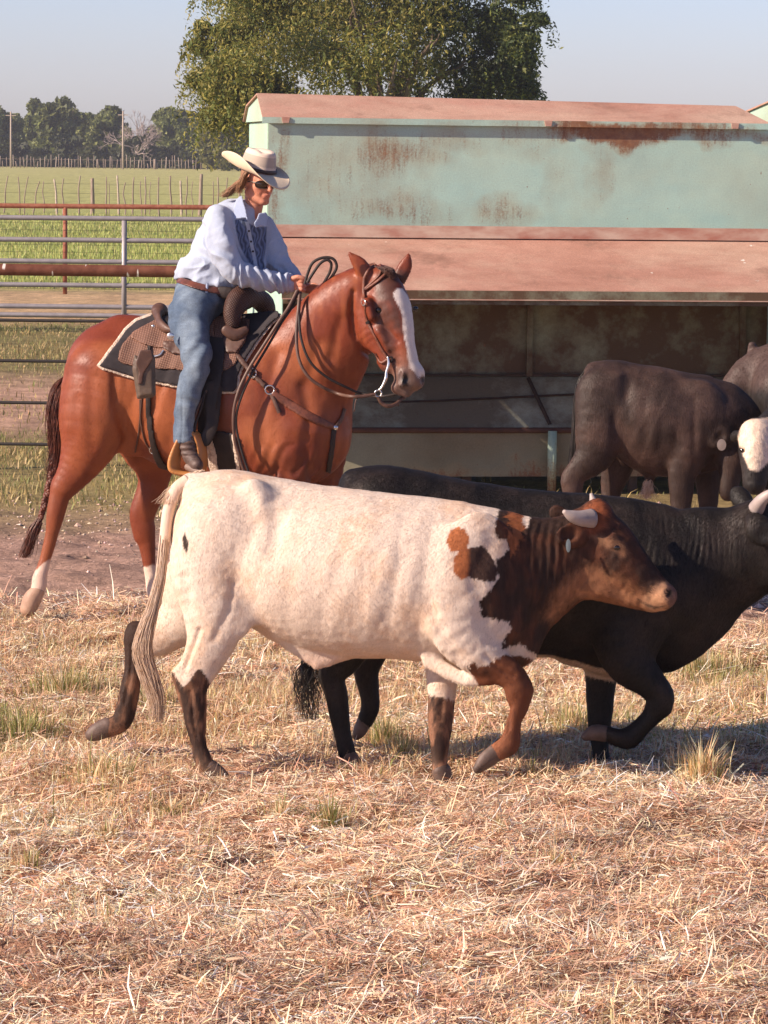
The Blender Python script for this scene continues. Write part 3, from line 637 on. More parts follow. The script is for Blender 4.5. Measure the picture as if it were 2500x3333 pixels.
def limbs(base, H, spread, n, r0, seed, t, mat, fork=.35, curv=.15):
    rg = np.random.default_rng(seed); m = MB(); tips = []
    P = [np.array([0, 0, -.2]), np.array([.05 * H * rg.normal() * .5, .05 * H * rg.normal() * .5, H * fork])]
    m.add(*tubegeo(catmull([P[0], (P[0] + P[1]) / 2 + rg.normal(0, .01 * H, 3), P[1]], 4), np.linspace(r0, r0 * .7, 9), 10))
    for k in range(n):
        a = 6.28 * k / n + rg.normal(0, .3); rr = spread * (.55 + .45 * rg.random()); top = np.array([rr * math.cos(a), rr * math.sin(a), H * (.55 + .42 * rg.random())])
        mid = P[1] * .5 + top * .5 + np.array([0, 0, .06 * H]) + rg.normal(0, .04 * H, 3); q = catmull([P[1] - [0, 0, .05 * H], mid, top], 5)
        m.add(*tubegeo(q, np.linspace(r0 * .45, r0 * .06, len(q)), 6)); tips.append(top)
        for b in range(4):
            s = q[int(len(q) * (.35 + .15 * b))]; e = s + rg.normal(0, .17 * spread, 3) + np.array([0, 0, .08 * H]); m.add(*tubegeo(catmull([s, (s + e) / 2 + rg.normal(0, .02 * H, 3), e], 3), np.linspace(r0 * .16, r0 * .03, 7), 5)); tips.append(e)
    m.build('trunk', mat, t, True); return tips
def lumps(center, rad, n, rg, sub=.38):
    """overlapping leaf masses spread over an ellipsoid"""
    out = []
    for k in range(n):
        d = rg.normal(size=3); d /= np.linalg.norm(d); q = center + rad * d * (.45 + .5 * rg.random()); out.append((q, rad * sub * (.7 + .6 * rg.random())))
    return out
def crown(t, lum, nleaf, size, cols, seed, droop=0, strands=0, slen=1.0, asp=2.2, name='crown'):
    rg = np.random.default_rng(seed); P = []; C = []; Cb = np.array(cols)
    per = max(8, nleaf // len(lum))
    for i, (c, r) in enumerate(lum):
        d = rg.normal(size=(per, 3)); d /= np.linalg.norm(d, axis=1, keepdims=True); q = c + r * d * (rg.random((per, 1)) ** .45) * (1 + .25 * vnoise(d * 3 + i, 1.0, 9))[:, None]
        P.append(q); C.append(Cb[rg.integers(len(Cb), size=per)] * (1 + .16 * rg.normal()) * (1 + .14 * rg.normal(size=(per, 1))))
    if strands:
        for k in range(strands):
            c, r = lum[rg.integers(len(lum))]; d = rg.normal(size=3); d /= np.linalg.norm(d); d[2] = d[2] * .6 - .1; s = c + r * d * (.85 + .25 * rg.random()); m = int(9 + 9 * rg.random()); u = np.linspace(0, 1, m)[:, None]
            out = np.array([d[0], d[1], 0]) * .35 * slen; q = s + out * u ** .7 + np.array([0, 0, -1]) * slen * (.4 + .7 * rg.random()) * u ** 1.4 + rg.normal(0, size * .35, (m, 3))
            P.append(q); C.append(Cb[rg.integers(len(Cb), size=m)] * (1.05 + .2 * rg.normal()))
    P = np.concatenate(P); C = np.clip(np.concatenate(C), .01, .8); V, F, C = leafcards(P, size, C, asp, droop)
    return mesh(name, V, F, M_LEAF, t, C, False)
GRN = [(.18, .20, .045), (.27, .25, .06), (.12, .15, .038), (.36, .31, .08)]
GRN_SHADE = [(.06, .09, .03), (.085, .11, .038), (.05, .075, .028)]
# big tree behind the feeder, d = 95
Y = 95.0; b = G(1215, Y); t = thing('pecan_tree', 'big drooping green tree towering over the feeder roof', 'tree', b); k = FPX / Y
rg = np.random.default_rng(3); limbs(b, 8.0, 3.2, 9, .42, 3, t, M_BARK, .25)
lum = []
for (px, py, r, dd) in [(760, 110, 80, 0), (740, 210, 75, -1), (860, 60, 110, 0), (830, 190, 110, -1.5), (980, 0, 150, 0), (960, 160, 130, -2), (1100, 60, 160, -1), (1080, 200, 130, -2), (1230, 0, 170, 0), (1220, 170, 140, -2), (1360, 50, 150, -1), (1350, 200, 130, -1), (1480, 80, 130, 0), (1480, 220, 110, 1), (1600, 150, 95, 1), (1590, 250, 80, 1), (1680, 240, 70, 1), (1590, 60, 90, 1),
                      (1700, 290, 60, 1.5), (720, 290, 80, -1), (800, 300, 90, -1), (900, 300, 90, 0), (700, 380, 60, 0), (1050, -160, 200, 0), (1300, -180, 210, 0), (1500, -90, 150, 0), (860, -70, 120, 0), (1180, -320, 200, 0), (1200, 350, 250, 3), (950, 380, 170, 3), (1450, 350, 200, 3), (1640, 350, 110, 2), (1180, 120, 220, 4), (1420, 120, 190, 4), (980, 100, 170, 4)]:
    c = W(px, py, Y + dd) - b; lum.append((c, np.array([r / k, r / k * 1.0, r / k * .85])))
for k_ in range(70):
    a = rg.random() * 6.28; q = .78 + .24 * rg.random(); r = 26 + 34 * rg.random(); px, py = 1215 + 520 * q * math.cos(a), 60 + 400 * q * math.sin(a)
    c = W(px, py, Y + rg.normal(0, 1.5)) - b; lum.append((c, np.array([r / k * 1.3, r / k, r / k * .7])))
for (px, py, r) in [(1640, 90, 60), (1700, 200, 45), (1690, 150, 40), (1715, 290, 35), (1000, 40, 110), (1150, 30, 120), (1300, 20, 120), (1450, 40, 110), (850, 30, 90), (655, 150, 40), (650, 260, 45), (660, 90, 30)]:
    c = W(px, py, Y) - b; lum.append((c, np.array([r / k, r / k, r / k * .8])))
lum = [(c, r * (.9 if r[0] * k > 60 else 1)) for c, r in lum]
near = [l for l in lum if l[0][0] < 1.6]; shade_side = [l for l in lum if l[0][0] >= 1.6]  # left/right split: sunlit greens painted on the left, shade greens on the right
crown(t, near, 115000, .062, GRN, 5, .6, 4200, 1.2, 3.0); crown(t, shade_side, 62000, .062, GRN_SHADE + [GRN[0]], 6, .3, 1200, .8, 2.6)
# tree line, d ~ 430
GR2 = [(.17, .20, .06), (.22, .24, .075), (.13, .155, .055)]
names = ['rounded dark green tree, %s']
def fartree(name, px, top, hw, Y, lab, n, cols=GR2, droop=.2, seed=0, size=.33, low=.12, group='trees of the far tree line'):
    b = G(px, Y); k = FPX / Y; H = CAMH + (HOR + ROLL * (px - CX) - top) / k; t = thing(name, lab, 'tree', b, 0, group); rg = np.random.default_rng(seed + 100)
    limbs(b, H * .9, hw / k * .7, 5, .25, seed, t, M_BARK, .2); rx = hw / k; c = np.array([0, 0, H * (.5 + low / 2)]); rad = np.array([rx, rx, H * (.5 - low / 2)])
    lum = lumps(c, rad * .85, 16, rg, .34) + [(c, rad * .6)]
    # widen lower half so that the crown reaches towards the ground
    lum += [(np.array([rx * .5 * math.cos(a), rx * .5 * math.sin(a), H * .22]), rad * .42) for a in (0, 1.6, 3.1, 4.7)]
    crown(t, lum, n, size, cols, seed, droop, 0, asp=1.7); return t
TL = [(20, 345, 62, 445, 'dull green tree at the far left edge of the tree line'), (112, 332, 62, 455, 'broad grey green tree behind the tallest one in the tree line'), (186, 296, 84, 430, 'tallest rounded tree at the left of the tree line'),
      (262, 352, 55, 440, 'smaller dark tree just right of the tallest rounded tree'), (330, 334, 70, 428, 'dense dark green tree left of the bare grey tree'), (408, 420, 45, 425, 'low dark tree under the bare grey tree'), (500, 395, 52, 430, 'low bushy tree right of the bare grey tree'),
      (572, 334, 74, 425, 'tall green tree between the bare tree and the rider'), (650, 380, 62, 420, 'mid green tree just behind the rider\'s hat'), (-60, 360, 60, 440, 'tree cut off by the left edge of the picture'), (840, 380, 80, 430, 'tree hidden behind the feeder end')]
for i, (px, top, hw, Y, lab) in enumerate(TL): fartree('broadleaf_tree', px, top, hw * 1.25, Y, lab, 6500 + hw * 40, seed=20 + i)
GY = [(.17, .17, .05), (.21, .20, .06), (.12, .13, .04)]
fartree('weeping_tree', 728, 300, 100, 385, 'yellow green drooping tree at the left end of the feeder', 15000, GY, .8, 61, .3, .02, None)
UB = ['undergrowth bush cut off by the left picture edge', 'undergrowth bush beside the left utility pole', 'undergrowth bush in front of the broad grey green tree', 'undergrowth bush under the tallest rounded tree', 'undergrowth bush between the tallest tree and the dense dark one', 'undergrowth bush just left of the middle utility pole', 'undergrowth bush just right of the middle utility pole', 'undergrowth bush below the low bushy tree', 'undergrowth bush left of the rider\'s hat', 'undergrowth bush behind the rider\'s hat']
for i, px in enumerate(range(-40, 760, 80)): fartree('bush', px + 13, 440 + 22 * (i % 3), 66, 415 + 7 * (i % 2), UB[i], 2600, [(.06, .075, .03), (.08, .09, .04)], 0, 80 + i, .33, .0, 'undergrowth bushes of the far tree line')
# bare grey tree and poles
Y = 415.0; b = G(436, Y); t = thing('bare_tree', 'leafless pale grey tree standing up out of the tree line', 'tree', b); m = MB(); rg = np.random.default_rng(4)
def grow(p, d, ln, r, lv):
    q = p + d * ln; m.add(*tubegeo([p, (p + q) / 2 + rg.normal(0, ln * .04, 3), q], [r, r * .8, r * .65], 5, False))
    if lv == 0: return
    for _ in range(3 if lv > 1 else 4):
        e = d + rg.normal(0, .42, 3); e[2] += .1; e /= np.linalg.norm(e); grow(q if rg.random() < .6 else p + d * ln * .7, e, ln * (.62 + .15 * rg.random()), r * .6, lv - 1)
for a in range(3): grow(np.array([0, 0, 0.0]), np.array([.2 * math.cos(2.1 * a), .2 * math.sin(2.1 * a), 1.0]), 2.4, .16, 5)
m.build('branches', M_GREYBARK, t)
for (px, top, Y, r, lab) in ((391, 362, 395, .13, 'thin grey utility pole in front of the bare tree'), (28, 368, 395, .12, 'thin grey utility pole near the left edge')):
    b = G(px, Y); t = thing('utility_pole', lab, 'pole', b, 0, 'utility poles before the tree line'); h = CAMH + (HOR - 11 - top) / FPX * Y
    mm = MB(); mm.add(*tubegeo([(0, 0, -.3), (0, 0, h)], [r, r * .7], 8)); mm.build('pole', M_PALEW, t, True)
    mm = MB(); mm.box((-.6, -.05, h - .5), (.6, .05, h - .4)); mm.build('crossarm', M_PALEW, t)

# ================================================================== AIR
def haze():
    x, y0, y1, z0, z1 = 150, -30, 560, -1.2, 16.5
    m = bpy.data.materials.new('haze_air'); m.use_nodes = True; n = m.node_tree; n.nodes.clear(); o = n.nodes.new('ShaderNodeOutputMaterial'); v = n.nodes.new('ShaderNodeVolumePrincipled')
    v.inputs['Color'].default_value = (.86, .88, .95, 1); v.inputs['Density'].default_value = .00036; v.inputs['Anisotropy'].default_value = .2; n.links.new(v.outputs[0], o.inputs['Volume'])
    b = MB().box((-x, y0, z0), (x, y1, z1)).build('haze', m); b.display_type = 'WIRE'; tag(b, 'pale summer haze in the air over the pasture', 'haze', kind='stuff')
haze()
# ================================================================== ANIMALS
M_COATW = mat_coat('cattle_coat', .75, .2, .4, (1, 1, .3), 130, .07, bdist=.003)
M_COATB = mat_coat('black_coat', .58, .35, .5, (1, 1, .3), 120, .35, bdist=.005)
M_COATH = mat_coat('horse_coat', .44, .36, .3, (1, 1, .35), 160, .10, bdist=.002)
M_HORN = mat_plain('horn', (.42, .35, .32), .5, 0, c2=(.28, .23, .21), scale=8, bump=.1)
M_EYE = mat_plain('eye', (.012, .008, .006), .08, 0, bump=0, spec=.8)
M_TAGW = mat_plain('ear_tag_plastic', (.20, .25, .26), .4, 0, var=.1, bump=0)
M_HAIRW = mat_plain('pale_tail_hair', (.74, .58, .45), .6, 0, c2=(.60, .42, .28), scale=40, bump=0)
M_TAILW = mat_plain('white_tail_coat', (.72, .57, .46), .75, 0, c2=(.64, .46, .33), scale=14, bump=.5, bscale=140, stretch=(1, 1, .3))
M_HAIRB = mat_plain('black_tail_hair', (.012, .010, .009), .5, 0, c2=(.03, .022, .018), scale=40, bump=0)
M_HAIRR = mat_plain('red_tail_hair', (.16, .045, .022), .5, 0, c2=(.075, .022, .014), scale=30, bump=0)
M_HOOF = mat_plain('hoof', (.085, .055, .042), .6, 0, c2=(.15, .10, .08), scale=20, bump=.3)
def disp(V, F, fn):
    N = vnormals(V, F); V = V + N * fn(V)[:, None]; return V
def relax(V, F, it=2, w=.5):
    for _ in range(it):
        A = np.zeros_like(V); c = np.zeros(len(V))
        for i in range(4):
            j = (i + 1) % 4; np.add.at(A, F[:, i], V[F[:, j]]); np.add.at(A, F[:, j], V[F[:, i]]); np.add.at(c, F[:, i], 1); np.add.at(c, F[:, j], 1)
        V = V * (1 - w) + w * A / np.maximum(c, 1)[:, None]
    return V
def strands(fr, path, rad, n, sr, seed, name, mat, parent, org, seg=14, wav=1.0, spread=None):
    """hair: many fine strands along a guide path (x,y,d)"""
    rg = np.random.default_rng(seed); g = catmull(path, 6); u = np.linspace(0, 1, len(g)); rad = np.interp(u, np.linspace(0, 1, len(rad)), rad); m = MB()
    for k in range(n):
        a = rg.random() * 6.28; q = rg.random() ** .5; t0 = rg.random() * .25 if k % 3 else rg.random() * .7; t1 = min(1, t0 + .45 + .55 * rg.random()); t = np.linspace(t0, t1, seg)
        c = np.stack([np.interp(t, u, g[:, j]) for j in range(3)], 1); r = np.interp(t, u, rad) * q
        ph = rg.random() * 6.28; c[:, 0] += r * math.cos(a) + wav * np.sin(t * 9 + ph) * r * .2; c[:, 2] += r * math.sin(a); c[:, 1] += rg.normal(0, 2)
        c[:, 0] += (t - t0) ** 2 * rg.normal(0, 12) * wav
        m.add(*tubegeo(fr.w(c), sr / fr.s * np.linspace(1, .35, seg), 3, False))
    return m.build(name, mat, parent, True, org)
def ball(fr, c, r, name, mat, parent, org, sc=(1, 1, 1)):
    v = Vol(np.array(c) - max(r) * 1.6 if hasattr(r, '__len__') else np.array(c) - r * 1.6, np.array(c) + (max(r) if hasattr(r, '__len__') else r) * 1.6, (min(r) if hasattr(r, '__len__') else r) / 4)
    rr = r if hasattr(r, '__len__') else (r, r, r); X = (v.ax[0][:, None, None] - c[0]) / rr[0]; Y = (v.ax[1][None, :, None] - c[1]) / rr[1]; D = (v.ax[2][None, None] - c[2]) / rr[2]
    v.F = (np.sqrt(X * X + Y * Y + D * D) - 1).astype(np.float32); V, F = v.mesh(); return mesh(name, fr.w(V), F, mat, parent, None, True, org)

M_FUR = mat_vcol('short_hair', .6, .25, .0)
def fur(fr, V, F, C, n, ln, flow, parent, org, seed=1, w=.55, lift=.3, mask=None, jit=.3):
    rg = np.random.default_rng(seed); N = vnormals(V, F); c = V[F].mean(1); nn = N[F[:, 0]]; p = np.where(nn[:, 2] < .35, 1.0, .12); p *= 1 if mask is None else mask(c); k = rg.choice(len(F), n, p=p / p.sum())
    a = rg.random((n, 1)); b = rg.random((n, 1)); q = V[F[k]]; P = (q[:, 0] * (1 - a) + q[:, 1] * a) * (1 - b) + (q[:, 3] * (1 - a) + q[:, 2] * a) * b; M = nn[k]
    D = flow(P) + rg.normal(0, .13, (n, 3)); D -= M * (D * M).sum(1, keepdims=True); D /= np.linalg.norm(D, axis=1, keepdims=True) + 1e-9; D = D + M * (lift * rg.random((n, 1)) + .06); S = np.cross(D, M); S /= np.linalg.norm(S, axis=1, keepdims=True) + 1e-9
    L_ = (ln * np.exp(rg.normal(0, .3, n)))[:, None]; X = np.stack([P - S * w - M * .4, P + S * w - M * .4, P + D * L_], 1).reshape(-1, 3); col = C[F[k, 0]] * (1 + jit * rg.normal(size=(n, 1)))
    return mesh('coat_hair', fr.w(X), np.arange(3 * n).reshape(-1, 3), M_FUR, parent, np.repeat(np.clip(col, .004, .95), 3, 0), False, org)
# ------------------------------------------------------------------ white and brown steer
def steer():
    fr = Frame(13.40, ([1200, 1560, 1900], [0, 45, 100])); org = G(1150, 13.4); t = thing('steer', 'white steer with brown head, dark socks and short horns walking in front', 'steer', org)
    v = Vol((250, 1490, -330), (2240, 2580, 360), 5.6)
    # trunk
    v.tube([(760, 1745, 75, 205, 150), (900, 1805, 50, 238, 185), (1000, 1848, 30, 262, 212), (1150, 1872, 0, 270, 222), (1300, 1882, -35, 262, 215), (1450, 1900, -75, 260, 190), (1560, 1905, -105, 240, 165)], 20, 2)
    v.tube([(655, 1600, 90, 62, 70), (760, 1585, 75, 48, 75), (900, 1612, 50, 45, 70), (1200, 1655, 0, 45, 60), (1500, 1690, -90, 50, 60), (1640, 1740, -120, 62, 60)], 40, 2)
    v.tube([(618, 1572, 88, 30, 22), (570, 1600, 88, 20, 18)], 24)              # tail head
    v.tube([(825, 1615, -55, 46, 30), (868, 1665, -85, 34, 22)], 50, 1); v.tube([(838, 1610, 150, 46, 32)], 50)      # hooks
    # hind quarters
    v.tube([(735, 1745, -15, 168, 105), (690, 1850, -25, 138, 92), (700, 1960, -42, 112, 72), (694, 2060, -52, 86, 50), (664, 2140, -58, 68, 36), (628, 2205, -60, 60, 28)], 24)
    v.tube([(584, 2190, -60, 22, 17), (600, 2225, -60, 26, 20)], 12); v.tube([(618, 2215, -60, 50, 26), (626, 2262, -60, 48, 27), (634, 2310, -60, 40, 25), (638, 2360, -60, 34, 22), (646, 2415, -60, 25, 19), (660, 2470, -60, 29, 23), (682, 2505, -60, 28, 24)], 10)
    v.tube([(790, 1980, -70, 70, 20), (775, 2030, -80, 40, 14)], 35)               # flank fold
    v.tube([(760, 1780, 175, 150, 95), (660, 1900, 190, 130, 80), (625, 1985, 200, 100, 66), (560, 2045, 210, 70, 46), (505, 2075, 215, 62, 36), (455, 2070, 215, 46, 26)], 24)
    v.tube([(440, 2050, 215, 28, 20), (440, 2085, 215, 36, 24), (436, 2165, 215, 29, 22), (424, 2240, 215, 33, 23), (408, 2316, 215, 34, 24), (392, 2352, 215, 33, 24), (350, 2372, 215, 30, 24)], 12)
    # forelegs: far one standing, near one lifted
    v.tube([(1500, 2020, -5, 110, 70), (1450, 2140, 0, 66, 50), (1440, 2210, -30, 52, 42), (1437, 2285, -55, 44, 34), (1434, 2350, -70, 40, 30), (1432, 2415, -85, 33, 25), (1431, 2475, -88, 25, 21), (1437, 2512, -88, 31, 26)], 20)
    v.tube([(1520, 1900, -225, 130, 60), (1490, 2020, -230, 105, 58), (1540, 2110, -235, 78, 52), (1610, 2160, -240, 56, 40), (1672, 2208, -245, 46, 36), (1690, 2250, -245, 45, 36)], 26)
    v.tube([(1690, 2245, -245, 44, 36), (1688, 2300, -245, 32, 28), (1674, 2345, -245, 25, 22), (1667, 2385, -245, 28, 24), (1655, 2425, -245, 35, 28), (1618, 2448, -245, 30, 26)], 10)
    v.tube([(1560, 1760, -225, 95, 26), (1500, 1900, -262, 70, 24), (1640, 2040, -225, 60, 36)], 40)   # shoulder blade and point
    v.tube([(1400, 2150, -150, 26, 16), (1460, 2186, -180, 24, 12), (1530, 2214, -215, 20, 10), (1590, 2210, -240, 18, 14)], 24)      # elbow fold
    # brisket, belly details
    v.tube([(1600, 2000, -130, 130, 110), (1660, 2070, -150, 92, 70), (1680, 2110, -160, 66, 46)], 30)
    v.tube([(960, 2080, 5, 40, 22), (1040, 2140, -5, 34, 18), (1110, 2120, -8, 26, 18)], 30); v.tube([(1032, 2160, -5, 15, 11)], 14)
    # neck and head
    v.tube([(1560, 1880, -120, 215, 120), (1660, 1868, -125, 192, 105), (1760, 1850, -125, 165, 92), (1850, 1812, -122, 132, 82), (1905, 1785, -120, 118, 76)], 26)
    v.tube([(1760, 1990, -130, 50, 26), (1690, 2080, -140, 62, 30)], 40)
    v.tube([(1925, 1768, -120, 122, 72), (1975, 1800, -120, 108, 80), (2035, 1850, -120, 86, 74), (2090, 1895, -120, 66, 58), (2135, 1928, -120, 52, 52), (2152, 1943, -120, 46, 52)], 18)
    v.tube([(1945, 1665, -120, 42, 48)], 26)                                    # poll
    v.tube([(1915, 1890, -120, 60, 52), (1975, 1922, -120, 42, 44), (2050, 1943, -120, 36, 38), (2118, 1966, -120, 26, 38)], 20)
    v.tube([(1940, 1885, -160, 42, 16)], 44); v.tube([(2165, 1935, -120, 36, 48)], 12)
    for s in (-1, 1):
        v.tube([(1992, 1762, -120 + 66 * s, 22, 13), (2024, 1785, -120 + 68 * s, 15, 11)], 14)      # brow
        v.tube([(2006, 1784, -120 + 86 * s, 10, 8)], 5, cut=True)
        v.tube([(2177, 1928, -120 + 46 * s, 8, 9), (2172, 1938, -120 + 50 * s, 6, 8)], 5, cut=True)  # nostril
        v.tube([(1902, 1733, -120 + 72 * s, 24, 12), (1866, 1742, -120 + 92 * s, 42 if s < 0 else 30, 10), (1832, 1744 - (0 if s < 0 else 60), -120 + 106 * s, 26, 8)], 12)
    v.tube([(1858, 1738, -224, 24, 10), (1832, 1738, -232, 17, 9)], 6, cut=True)      # hollow of the near ear
    v.tube([(1812, 1668, -30, 26, 12), (1860, 1690, -40, 22, 12)], 12)               # far ear
    v.tube([(2085, 1957, -185, 5, 16), (2110, 1970, -180, 5, 16), (2140, 1972, -172, 4, 14)], 5, cut=True)   # mouth line
    V, F = v.mesh(); V = relax(V, F, 1)
    def wr(P):
        x, y, d = P.T
        fold = np.sin((x * .98 + y * .12) * .24 + 2.4 * vnoise(P, .012, 3)) * (0.5 + .5 * vnoise(P, .02, 8)) * 3.4 * sstep(1690, 1740, x) * sstep(1870, 1820, x) * sstep(1660, 1720, y) * sstep(2060, 1980, y)
        ribs = np.sin(x * .062 + y * .02) * 1.8 * sstep(1000, 1080, x) * sstep(1400, 1330, x) * sstep(1750, 1820, y) * sstep(2080, 2000, y)
        flank = -7 * np.exp(-((x - 905) / 55) ** 2 - ((y - 1740) / 100) ** 2)
        skin = .5 * np.sin((x * .25 + y) * .11 + 3 * vnoise(P, .01, 4)) * sstep(1300, 1480, x) * sstep(1700, 1600, x) * sstep(1900, 2000, y)
        jaw = -4 * np.exp(-((y - (1930 + .25 * (x - 1880))) / 10) ** 2) * sstep(1850, 1900, x) * sstep(2060, 2000, x)
        return fold + ribs + flank + skin + jaw + 1.5 * vnoise(P, .022, 2) + 1.0 * vnoise(P, .06, 5)
    def gv(P, pts, w, dep):
        x, y = P[:, 0], P[:, 1]; o = 0
        for (x0, y0), (x1, y1) in zip(pts[:-1], pts[1:]):
            tt = np.clip(((x - x0) * (x1 - x0) + (y - y0) * (y1 - y0)) / ((x1 - x0) ** 2 + (y1 - y0) ** 2), 0, 1); o = np.maximum(o, np.exp(-((x - x0 - tt * (x1 - x0)) ** 2 + (y - y0 - tt * (y1 - y0)) ** 2) / w ** 2))
        return -dep * o
    def legs(P):
        nr = P[:, 2] < 40; r = nr * (gv(P, [(650, 2050), (622, 2120), (604, 2170)], 9, 8) + gv(P, [(620, 2250), (628, 2330), (640, 2400)], 5, 5) + gv(P, [(600, 1880), (618, 1980)], 16, 6) + gv(P, [(760, 1900), (742, 1990), (700, 2080)], 14, 5))
        r += (P[:, 2] > 100) * gv(P, [(430, 2100), (424, 2200), (405, 2290)], 5, 5); r += nr * -gv(P, [(612, 2210), (626, 2216)], 12, 5)
        r += (P[:, 2] < -150) * (gv(P, [(1660, 2300), (1655, 2380)], 6, 4) + gv(P, [(1580, 2135), (1640, 2185), (1672, 2200)], 8, 5) + gv(P, [(1395, 1960), (1440, 2080), (1500, 2150)], 20, 6) + gv(P, [(1600, 1760), (1540, 1880), (1580, 2010)], 26, 6))
        r += -gv(P, [(820, 1580), (850, 1625)], 26, 7) + gv(P, [(880, 1640), (905, 1700), (890, 1800)], 30, 8) + gv(P, [(640, 1600), (700, 1640)], 22, 4) + gv(P, [(1440, 2290), (1436, 2340)], 7, 4); return r
    V = disp(V, F, wr); V = disp(V, F, legs)
    x, y, d = V.T; nz = fbm(V, .03, 11, 4); nf = vnoise(V, .12, 12)
    edge = 7 * nz + 4 * nf + 4 * vnoise(V, (.5, .12, .5), 77)
    white = np.array([.75, .63, .52]); cream = np.array([.71, .53, .39]); C = white + (cream - white) * sstep(-.2, .6, fbm(V, .008, 3) + .25 * vnoise(V, .07, 4))[:, None]
    C = C + (np.array([.66, .42, .30]) - C) * (.5 * sstep(2080, 2170, y) * sstep(950, 1000, x) * sstep(1450, 1300, x))[:, None]
    dk = np.array([.040, .022, .016]); br = np.array([.15, .052, .024]); org_ = np.array([.40, .135, .05]); tan = np.array([.45, .22, .11])
    mixd = sstep(-.25, .45, fbm(V, (.018, .010, .018), 21))[:, None]; dark = dk + (br - dk) * mixd * .55
    neck = sdpoly(x, y, [(1619, 1692), (1612, 1725), (1619, 1752), (1649, 1755), (1655, 1785), (1639, 1812), (1619, 1825), (1619, 1858), (1626, 1880), (1592, 1924), (1562, 1957), (1566, 2004), (1606, 2014), (1652, 2024), (1668, 2050), (1639, 2083), (1635, 2112), (1668, 2103), (1690, 2092), (1733, 2122), (1760, 2140), (2400, 2300), (2400, 1560), (1640, 1560)]) + edge
    f = sstep(2, -2, neck)[:, None]; C = C * (1 - f) + dark * f
    oz = (sstep(4, -8, sdpoly(x, y, [(1650, 1660), (1712, 1660), (1705, 1760), (1668, 1810), (1652, 1760)]) + 2 * edge) * f[:, 0])[:, None]; C = C * (1 - oz) + org_ * .9 * oz
    nt = sstep(2, -2, sdpoly(x, y, [(1705, 1640), (1728, 1640), (1724, 1690), (1716, 1720), (1704, 1700)]) + .5 * edge)[:, None]; C = C * (1 - nt) + white * nt
    # tan cheek, jaw and muzzle; red poll
    hd = sstep(20, -40, sdpoly(x, y, [(1905, 1830), (1960, 1850), (2010, 1870), (2060, 1900), (2110, 1925), (2150, 1890), (2215, 1900), (2215, 1960), (2150, 2010), (2000, 1990), (1870, 1965), (1800, 2030), (1765, 2020), (1800, 1930), (1850, 1860)]) + 2 * edge)[:, None]; C = C * (1 - hd) + (br + (tan - br) * (.55 + .35 * nz[:, None])) * hd
    mz = sstep(8, -10, sdpoly(x, y, [(2090, 1950), (2140, 1895), (2170, 1895), (2185, 1940), (2160, 2005), (2100, 2000)]) + edge)[:, None]; C = C * (1 - mz) + np.array([.56, .31, .17]) * mz
    no = sstep(5, -5, sdpoly(x, y, [(2172, 1898), (2215, 1900), (2220, 1960), (2180, 1985), (2166, 1950), (2162, 1925)]) + .5 * edge)[:, None]; C = C * (1 - no) + np.array([.20, .11, .085]) * no
    po = sstep(10, -14, sdpoly(x, y, [(1880, 1680), (1940, 1620), (1990, 1650), (1975, 1720), (1930, 1740), (1890, 1720)]) + 1.5 * edge)[:, None]; C = C * (1 - po) + np.array([.24, .07, .028]) * po
    ey = sstep(9, -9, sdpoly(x, y, [(1925, 1745), (1960, 1742), (2035, 1775), (2050, 1810), (2020, 1815), (1960, 1775)]) + edge)[:, None]; C = C * (1 - ey) + np.array([.20, .10, .055]) * ey
    C = C * (1 - f * np.clip(.0, 1, 1)) + C * (1 + .35 * vnoise(V, (.10, .03, .1), 14))[:, None] * f
    for poly, cc in (([(1493, 1712), (1512, 1722), (1528, 1750), (1519, 1788), (1466, 1798), (1453, 1762), (1466, 1725)], None), ([(1526, 1785), (1572, 1776), (1599, 1812), (1621, 1851), (1612, 1893), (1572, 1891), (1526, 1878), (1499, 1887), (1478, 1862), (1478, 1815), (1499, 1790)], 1)):
        f = sstep(1.5, -1.5, sdpoly(x, y, poly) + .35 * edge)[:, None]; pc = org_ * (1 + .15 * nz[:, None])
        if cc: k = sstep(1518, 1534, x + 5 * nz)[:, None]; pc = pc * (1 - k) + (dk * 1.6) * k
        C = C * (1 - f) + pc * f
    f = sstep(1.5, -1.5, sdpoly(x, y, [(602, 1733), (615, 1768), (609, 1800), (596, 1782), (593, 1755)]) + .3 * edge)[:, None] * (d < 80)[:, None]; C = C * (1 - f) + dk * f
    # socks
    sock = dk * 1.2 + (np.array([.26, .13, .075]) - dk) * (sstep(-.25, .35, fbm(V, (.045, .018, .045), 31)) * sstep(2150, 2260, y))[:, None] + np.array([.14, .09, .06]) * (sstep(2430, 2530, y))[:, None] * .8
    s1 = (y - (2205 + 26 * np.cos((x - 600) * .065))) + edge * .8; m1 = (x > 540) & (x < 800) & (d < 60)
    s2 = (475 - x) + .0 * y + edge; m2 = (x < 520) & (y > 2010) & (d > 60)
    f = np.where(m1, sstep(-2, 3, s1), np.where(m2, sstep(-2, 3, s2), 0)); f = np.maximum(f, np.where((x > 1350) & (x < 1500) & (d > -150), sstep(-2, 3, y - 2272 + edge - (x - 1440) * .25), 0))[:, None]; C = C * (1 - f) + sock * f
    kn = sstep(2, -3, sdpoly(x, y, [(1515, 2165), (1546, 2152), (1560, 2166), (1590, 2160), (1615, 2146), (1645, 2130), (1780, 2150), (1800, 2540), (1500, 2560), (1580, 2260)]) + edge)[:, None] * (d < -165)[:, None]
    brl = br * 1.15 + (dk - br) * sstep(-.1, .5, fbm(V, .012, 41) + .4 * np.exp(-((x - 1700) / 40) ** 2 - ((y - 2200) / 60) ** 2))[:, None] + np.array([.20, .09, .045]) * sstep(2330, 2470, y)[:, None] * sstep(1690, 1600, x)[:, None]
    C = C * (1 - kn) + brl * kn
